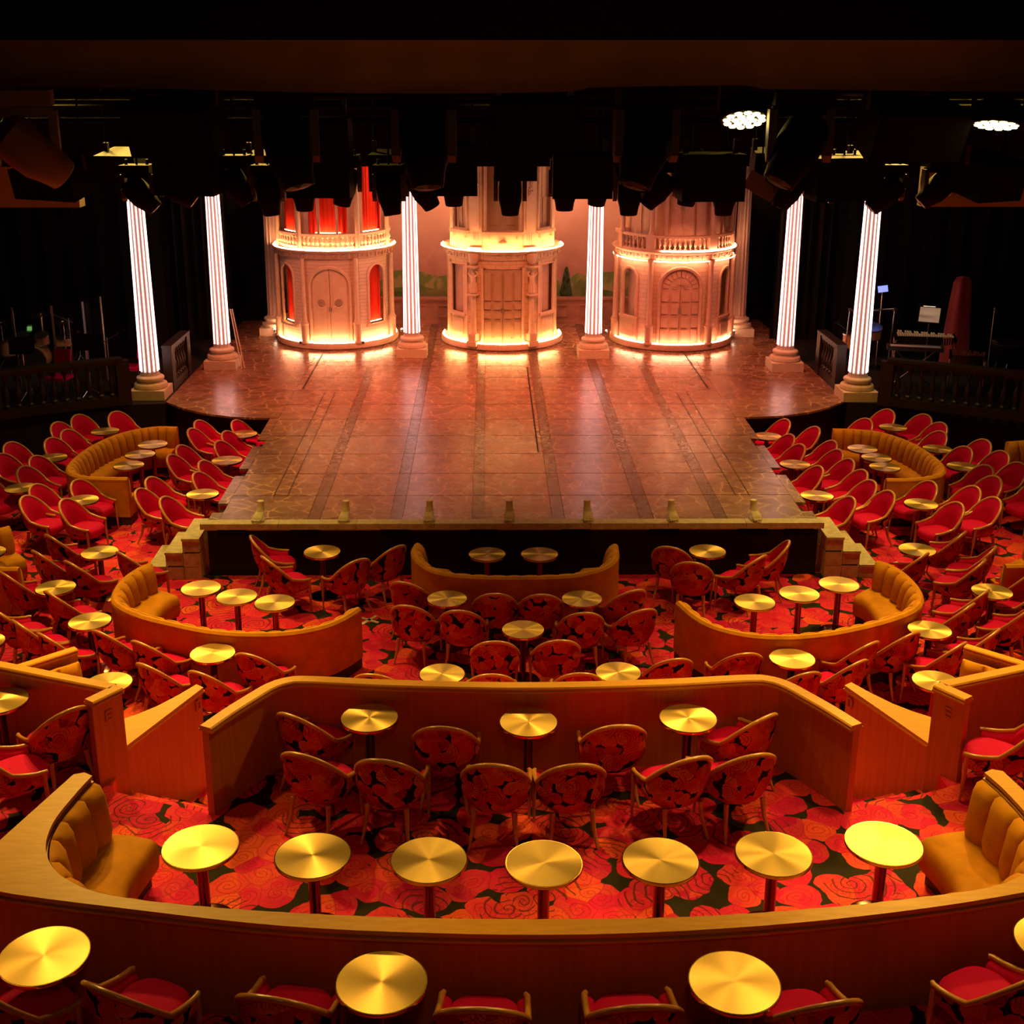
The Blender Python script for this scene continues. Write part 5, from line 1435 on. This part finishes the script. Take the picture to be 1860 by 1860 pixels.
drum(t, (0, 0, 0.95), 0.26, 0.22, Matrix.Rotation(0.25, 3, 'X'), 'snare_drum'); drum(t, (-0.35, 0.1, 0.72), 0.2, 0.3, None, 'tom')
m = MB().tube([(-0.5, 0, 1.42), (0.55, 0, 1.45)], 0.02, 8)
for x in (-0.48, 0.0, 0.52): m.tube([(x, 0, 1.43), (x - 0.05, 0, 0.0)], 0.014, 6)
m.obj('rack', 'steel', t, True)
for x in (-0.48, 0.0, 0.52): MB().box((x, 0, 1.44), (0.06, 0.06, 0.06)).obj('rack_clamp', 'steel', t)
t = thing('tablet_on_stand', 'small tablet glowing blue on a stand beside the far right column', 'tablet', (8.55, 27.9, SZ))
MB().tube([(0, 0, 0.0), (0, 0, 1.72)], 0.012, 6).obj('pole', 'steel', t, True); MB().lathe([(0.14, 0), (0.14, 0.015), (0, 0.02)], 16).obj('base', 'black_gear', t)
o = MB().box((0, 0, 1.80), (0.25, 0.02, 0.17), Matrix.Rotation(-0.25, 3, 'X') @ Matrix.Rotation(-0.12, 3, 'Y')).obj('tablet', 'black_gear', t)
MB().box((0, -0.013, 1.80), (0.225, 0.006, 0.145), Matrix.Rotation(-0.25, 3, 'X') @ Matrix.Rotation(-0.12, 3, 'Y')).obj('screen', 'screen_blue', o)
t = thing('keyboard', 'electronic keyboard on a stand behind the right balustrade', 'keyboard', (8.75, 26.0, SZ), -0.25)
MB().box((0, 0, 0.86), (1.15, 0.32, 0.09)).obj('case', 'gear_grey', t); MB().box((0, -0.06, 0.908), (1.02, 0.15, 0.012)).obj('keys', 'paper', t)
for s in (-1, 1): MB().tube([(s * 0.4, -0.1, 0.82), (-s * 0.4, 0.1, 0.0)], 0.016, 6).obj('leg', 'steel', t, True)
t = thing('kettle_drum', 'dark kettle drum with chrome hoop right of the red harp cover', 'drum', (11.1, 26.7, SZ))
MB().lathe([(0.10, 0.25), (0.30, 0.40), (0.37, 0.62), (0.38, 0.80)], 28).obj('bowl', 'black_gear', t, True, 50)
MB().lathe([(0.40, 0.79), (0.41, 0.82), (0.38, 0.84)], 28).obj('hoop', 'steel', t, True); MB().lathe([(0.0, 0.832), (0.385, 0.83)], 28).obj('drum_skin', 'black_gear', t)
for q in range(3): MB().tube([(0.28 * cos(q * 2.1), 0.28 * sin(q * 2.1), 0.42), (0.4 * cos(q * 2.1), 0.4 * sin(q * 2.1), 0.0)], 0.016, 6).obj('leg', 'steel', t, True)
mic_stand('tall microphone stand beside the red harp cover', 10.85, 27.2, 1.5, -0.4)
mic_stand('cymbal-side microphone stand left of the far right column', 7.45, 26.6, 1.15, -0.25)
player_chair('red player chair behind the right balustrade', 11.6, 25.3, 2.8)

# ================================================================== lighting rig
GANTRY = []
def pipe(label, a, b_, r=0.03):
    return tag(MB().tube([a, b_], r, 8).obj('rig_pipe', 'rig_black', sm=True), label, 'pipe')
pipe('nearest dark pipe carrying the big moving heads', (-6, 10.0, 7.42), (6, 10.0, 7.42))
pipe('second dark pipe over the front seats', (-7, 11.8, 7.28), (7, 11.8, 7.28))
pipe('third dark pipe carrying the row of small heads', (-8, 13.6, 6.98), (8, 13.6, 6.98))
pipe('dark pipe just above the row of small heads', (-8, 14.3, 7.15), (8, 14.3, 7.15), 0.025)
pipe('farthest dark pipe high over the stage', (-9, 17.5, 7.0), (9, 17.5, 7.0), 0.03)
for k, (x0, x1) in enumerate(((-5.6, -4.2), (5.6, 4.4), (-2.9, -2.6), (2.9, 2.7))):
    pipe(('leftmost', 'rightmost', 'inner left', 'inner right')[k] + ' slanting pipe running back through the rig', (x0, 9.5, 7.35), (x1, 18.5, 7.12), 0.022)
def body_loft(rings, n=20):
    return rings
def moving_head(label, x, y, z, sc, yaw, tilt, roll=0.0, mat='black_gear'):
    """fixture hung from above: base box, yoke, tilting head with lens; tilt 0 = lens straight down"""
    t = thing('moving_head_light', label, 'stage light', (x, y, z), yaw); t.scale = (sc, sc, sc)
    MB().box((0, 0, -0.05), (0.40, 0.34, 0.10)).obj('base', mat, t)
    for s in (-1, 1): MB().tube([(s * 0.14, 0, 0.0), (s * 0.14, 0, 0.07)], 0.02, 6).obj('clamp', 'gear_grey', t)
    MB().tube([(0, 0, 0.0), (0, 0, (9.29 - z) / sc)], 0.014, 6).obj('drop_rod', 'rig_black', t)
    m = MB().box((0, 0, -0.14), (0.40, 0.14, 0.06))
    o = m.obj('yoke', mat, t)
    for s in (-1, 1):
        P = [(-0.07, -0.13), (0.07, -0.13), (0.085, -0.30), (0.06, -0.44), (0.0, -0.49), (-0.06, -0.44), (-0.085, -0.30)]
        mm = MB(); mm.add([(s * 0.195 + q, yy, zz) for q in (-0.028, 0.028) for yy, zz in P], [tuple(range(7)), tuple(range(13, 6, -1))] + [(i, (i + 1) % 7, 7 + (i + 1) % 7, 7 + i) for i in range(7)])
        mm.obj('yoke_arm', 'gear_grey' if mat == 'black_gear' else mat, o)
    R_ = Matrix.Rotation(roll, 3, 'Y') @ Matrix.Rotation(tilt, 3, 'X')
    rows = []
    for (zz, rx, ry, ex) in ((0.20, 0.02, 0.02, 1), (0.20, 0.11, 0.11, 0.6), (0.17, 0.145, 0.15, 0.5), (0.05, 0.155, 0.165, 0.5), (-0.10, 0.155, 0.165, 0.55), (-0.20, 0.13, 0.135, 0.8), (-0.30, 0.115, 0.115, 1), (-0.31, 0.10, 0.10, 1)):
        row = []
        for i in range(24):
            a = 2 * pi * i / 24; cx_, sy_ = cos(a), sin(a)
            row.append(R_ @ Vector((rx * abs(cx_) ** ex * (1 if cx_ > 0 else -1), ry * abs(sy_) ** ex * (1 if sy_ > 0 else -1), zz)) + Vector((0, 0, -0.37)))
        rows.append(row)
    h = MB().grid(rows, True).obj('head', mat, t, True, 45)
    MB().lathe([(0.0, -0.312), (0.10, -0.305)], 24, (0, 0, -0.37), rot=R_).obj('lens', 'lens', h)
    for k in range(5): MB().box(R_ @ Vector((0, 0.166, 0.02 + 0.03 * k)) + Vector((0, 0, -0.37)), (0.20, 0.006, 0.012), R_).obj('cooling_fin', 'gear_grey', h)
for (x, yaw, tl, rl, lab) in ((-1.95, 0.10, -0.30, -0.25, 'big black moving head above left rotunda'), (-0.88, -0.05, -0.35, -0.10, 'big black moving head left of the hanging centre speaker'),
                              (0.85, 0.05, -0.35, 0.30, 'big black moving head right of the hanging centre speaker'), (2.05, -0.1, -0.35, 0.50, 'big black moving head beside the left yellow lamp')):
    moving_head(lab, x, 10.0, 7.36, 1.12, yaw, tl, rl)
moving_head('big grey moving head tilted at the far left', -3.95, 9.9, 7.36, 1.15, 0.25, 0.25, -0.85, 'gear_olive')
SM = [(-2.37, 0.05, 0), (-1.92, 0.0, 0.2), (-1.45, -0.1, -0.15), (-1.10, 0.1, -0.5), (-0.75, 0, 0), (-0.14, 0, 0), (0.45, 0, 0), (0.82, 0.1, 0.1), (1.15, 0, 0), (1.48, 0.1, 0.65), (1.80, 0, 0.15), (2.18, 0, 0),
      (-4.15, 0, -0.75), (-3.75, 0, -0.9), (-3.1, 0, -0.55), (-2.75, 0, -0.1), (2.90, 0, 0.5), (3.45, 0, 0.8), (3.95, 0, 0.75), (4.5, 0, 0.8)]
ORD = ['first', 'second', 'third', 'fourth', 'fifth', 'sixth', 'seventh', 'eighth', 'ninth', 'tenth', 'eleventh', 'twelfth', 'thirteenth', 'fourteenth', 'fifteenth', 'sixteenth', 'seventeenth', 'eighteenth', 'nineteenth', 'twentieth']
for k, (x, tl, rl) in enumerate(sorted(SM)):
    moving_head(ORD[k] + ' small black stage light from left in the far row', x, 13.7, 6.52 + 0.05 * ((k * 7) % 3), 0.80, 0.0, tl, rl)
def speaker(label, x, y, z, w, d, h, rx, rz, mat='black_gear', taper=0.75):
    t = thing('hanging_speaker', label, 'speaker', (x, y, z), rz)
    R_ = Matrix.Rotation(rx, 3, 'X')
    P = [(-w / 2, -d / 2), (w / 2, -d / 2), (w / 2 * taper, d / 2), (-w / 2 * taper, d / 2)]
    V = [R_ @ Vector((a, b_, zz)) for zz in (-h / 2, h / 2) for a, b_ in P]
    MB().add(V, [(3, 2, 1, 0), (4, 5, 6, 7), (0, 1, 5, 4), (1, 2, 6, 5), (2, 3, 7, 6), (3, 0, 4, 7)]).obj('cabinet', mat, t)
    MB().box(R_ @ Vector((0, -d / 2 - 0.008, 0)), (w * 0.94, 0.014, h * 0.92), R_).obj('grille', 'black_cloth', t)
    for s in (-1, 1):
        MB().box((s * w * 0.40, 0, h * 0.55), (0.05, 0.05, h * 0.5)).obj('bracket', 'gear_grey', t)
        MB().tube([(s * w * 0.40, 0, h * 0.5), (s * w * 0.40, 0, 9.29 - z)], 0.010, 6).obj('drop_rod', 'rig_black', t)
speaker('big black speaker hanging at left between two moving heads', -2.88, 10.5, 7.10, 0.76, 0.5, 0.42, 0.35, -0.25)
speaker('big black speaker hanging at right beside the yellow lamps', 3.04, 10.5, 7.06, 0.84, 0.5, 0.42, 0.35, 0.25)
speaker('black speaker hanging in the middle of the rig', -0.01, 10.3, 7.10, 0.72, 0.45, 0.42, 0.1, 0.0, 'black_gear', 0.9)
speaker('black cabinet over the second column from left', -3.49, 13.4, 6.47, 0.66, 0.5, 0.46, 0.0, -0.2)
speaker('smaller black cabinet over the far left column', -4.52, 14.5, 6.46, 0.48, 0.4, 0.30, 0.2, -0.2)
speaker('black cabinet in front of the left rotunda top', -2.13, 13.35, 6.62, 0.66, 0.46, 0.80, 0.0, -0.05, 'black_gear', 0.95)
speaker('black cabinet left of the middle rotunda top', -0.76, 13.35, 6.50, 0.54, 0.46, 0.52, 0.0, 0.0, 'black_gear', 0.95)
speaker('small black cabinet in front of the middle rotunda top', -0.10, 13.1, 6.55, 0.44, 0.36, 0.28, 0.0, 0.0, 'black_gear', 0.95)
speaker('black cabinet right of the middle rotunda top', 0.60, 13.35, 6.44, 0.62, 0.46, 0.46, 0.0, 0.0, 'black_gear', 0.95)
speaker('black cabinet in front of the right rotunda top', 1.95, 13.35, 6.42, 0.66, 0.46, 0.48, 0.0, 0.05, 'black_gear', 0.95)
speaker('black cabinet between the two right columns', 3.34, 13.4, 6.40, 0.74, 0.5, 0.44, 0.0, 0.2)
speaker('black wedge speaker low at the far left of the rig', -4.42, 12.0, 6.52, 0.74, 0.5, 0.28, 0.2, -0.45)
speaker('black wedge speaker low at the far right of the rig', 4.32, 12.0, 6.54, 0.55, 0.5, 0.36, 0.2, 0.45)
speaker('black wedge speaker behind the lit right column', 3.98, 14.6, 6.38, 0.62, 0.4, 0.36, 0.2, 0.3)
speaker('black cabinet behind the moving head left of the left rotunda', -2.85, 14.4, 6.42, 0.55, 0.4, 0.36, 0.1, -0.1)
speaker('black cabinet above the column between left rotunda and backdrop', -1.42, 14.2, 6.42, 0.55, 0.4, 0.40, 0.1, 0.0)
speaker('black cabinet above the right rotunda edge', 1.30, 14.2, 6.46, 0.55, 0.4, 0.40, 0.1, 0.0)
speaker('black cabinet beside the right grey reflector', 2.78, 14.2, 6.44, 0.5, 0.4, 0.40, 0.1, 0.1)
for s, nm in ((-1, 'left'), (1, 'right')):
    t = thing('barn_door', 'tilted grey reflector plate above the %s rotunda edge' % nm, 'plate', (s * 2.60 + 0.02, 13.9, 6.27))
    MB().box((0, 0, 0), (0.36, 0.02, 0.20), Matrix.Rotation(s * 0.5, 3, 'Y')).obj('plate', 'gear_olive', t)
    MB().tube([(0, 0.02, 0), (0, 0.02, 9.29 - 6.27)], 0.010, 6).obj('drop_rod', 'rig_black', t)
def par(label, x, y, z, tx, tz):
    t = thing('par_lamp', label, 'stage light', (x, y, z), 0); t.scale = (1.3, 1.3, 1.3)
    R_ = Matrix.Rotation(tx, 3, 'X') @ Matrix.Rotation(tz, 3, 'Y')
    MB().lathe([(0.10, 0.14), (0.145, 0.10), (0.15, 0.0), (0.142, -0.01)], 24, rot=R_).obj('can', 'black_gear', t, True, 40)
    lens = MB().lathe([(0.0, -0.004), (0.14, -0.004)], 24, rot=R_).obj('lens_plate', 'black_gear', t)
    for rr, n in ((0.0, 1), (0.055, 6), (0.108, 12)):
        for k in range(n):
            a = 2 * pi * k / n
            MB().lathe([(0.029, -0.005), (0.022, -0.016), (0.0, -0.02)], 8, R_ @ Vector((rr * cos(a), rr * sin(a), 0)), rot=R_).obj('led_lens', 'par_glow', lens, True)
    MB().tube([(0, 0, 0.24), (0, 0, (9.29 - z) / 1.3)], 0.010, 6).obj('drop_rod', 'rig_black', t)
    MB().tube([R_ @ Vector((-0.16, 0, 0.05)), (-0.16, 0, 0.24), (0.16, 0, 0.24), R_ @ Vector((0.16, 0, 0.05))], 0.012, 6).obj('bracket', 'gear_grey', t, True)
    spot('par_beam', Vector((x, y, z)) + R_ @ Vector((0, 0, -0.05)), Vector((x, y, z)) + R_ @ Vector((0, 0, -6)), 420, YEL, 66, 0.6, 0.13)
par('round yellow lamp glowing left of the right moving head', 1.68, 10.35, 7.13, -0.45, 0.0)
par('round yellow lamp glowing at the far right of the rig', 3.72, 10.35, 7.09, -0.22, 0.12)

# ================================================================== border cloth across the top
n = 120; rows = []
for k in range(9):
    q = k / 8; row = []
    for i in range(n + 1):
        x = -6.0 + 12.0 * i / n
        zb = 7.395 + 0.012 * sin(x * 1.7) + 0.02 * (abs(x) / 4) + (0.02 if 0.2 < x < 1.2 else 0)
        row.append((x, 7.55 + 0.05 * sin(x * 2.3 + q * 2) * (1 - q) + 0.02 * sin(x * 7 + 1) + 0.10 * sin(q * pi) - 0.10 * q, zb + 0.32 * (1 - q) - (0.03 * sin(q * pi))))
    rows.append(row)
tag(MB().grid(rows).obj('border_cloth', 'brown_cloth', sm=True), 'brown border cloth hung across the top of the view', 'curtain')
tag(MB().box((0, 6.9, 8.35), (14, 0.05, 1.36)).obj('black_header', 'black_cloth'), 'black header cloth above the brown border', 'curtain')

tag(MB().box((0, 19.4, 7.56), (19, 0.05, 3.0)).obj('black_border', 'black_cloth'), 'black border cloth hiding the tops of the rotundas', 'curtain')

tag(MB().box((0, 10.65, 7.85), (14, 4.7, 0.06)).obj('rig_blocker', 'black_paint'), 'black catwalk added above the nearest rig pipe to shade the speakers', 'blocker')  # unseen board added to keep the spots off the speaker tops

tag(MB().box((0, 14.95, 8.53), (22, 0.04, 1.52)).obj('spill_blocker', 'black_cloth'), 'unseen black sheet added behind the rig to block spill light', 'curtain')  # added out of sight to keep the seat spots off the rig
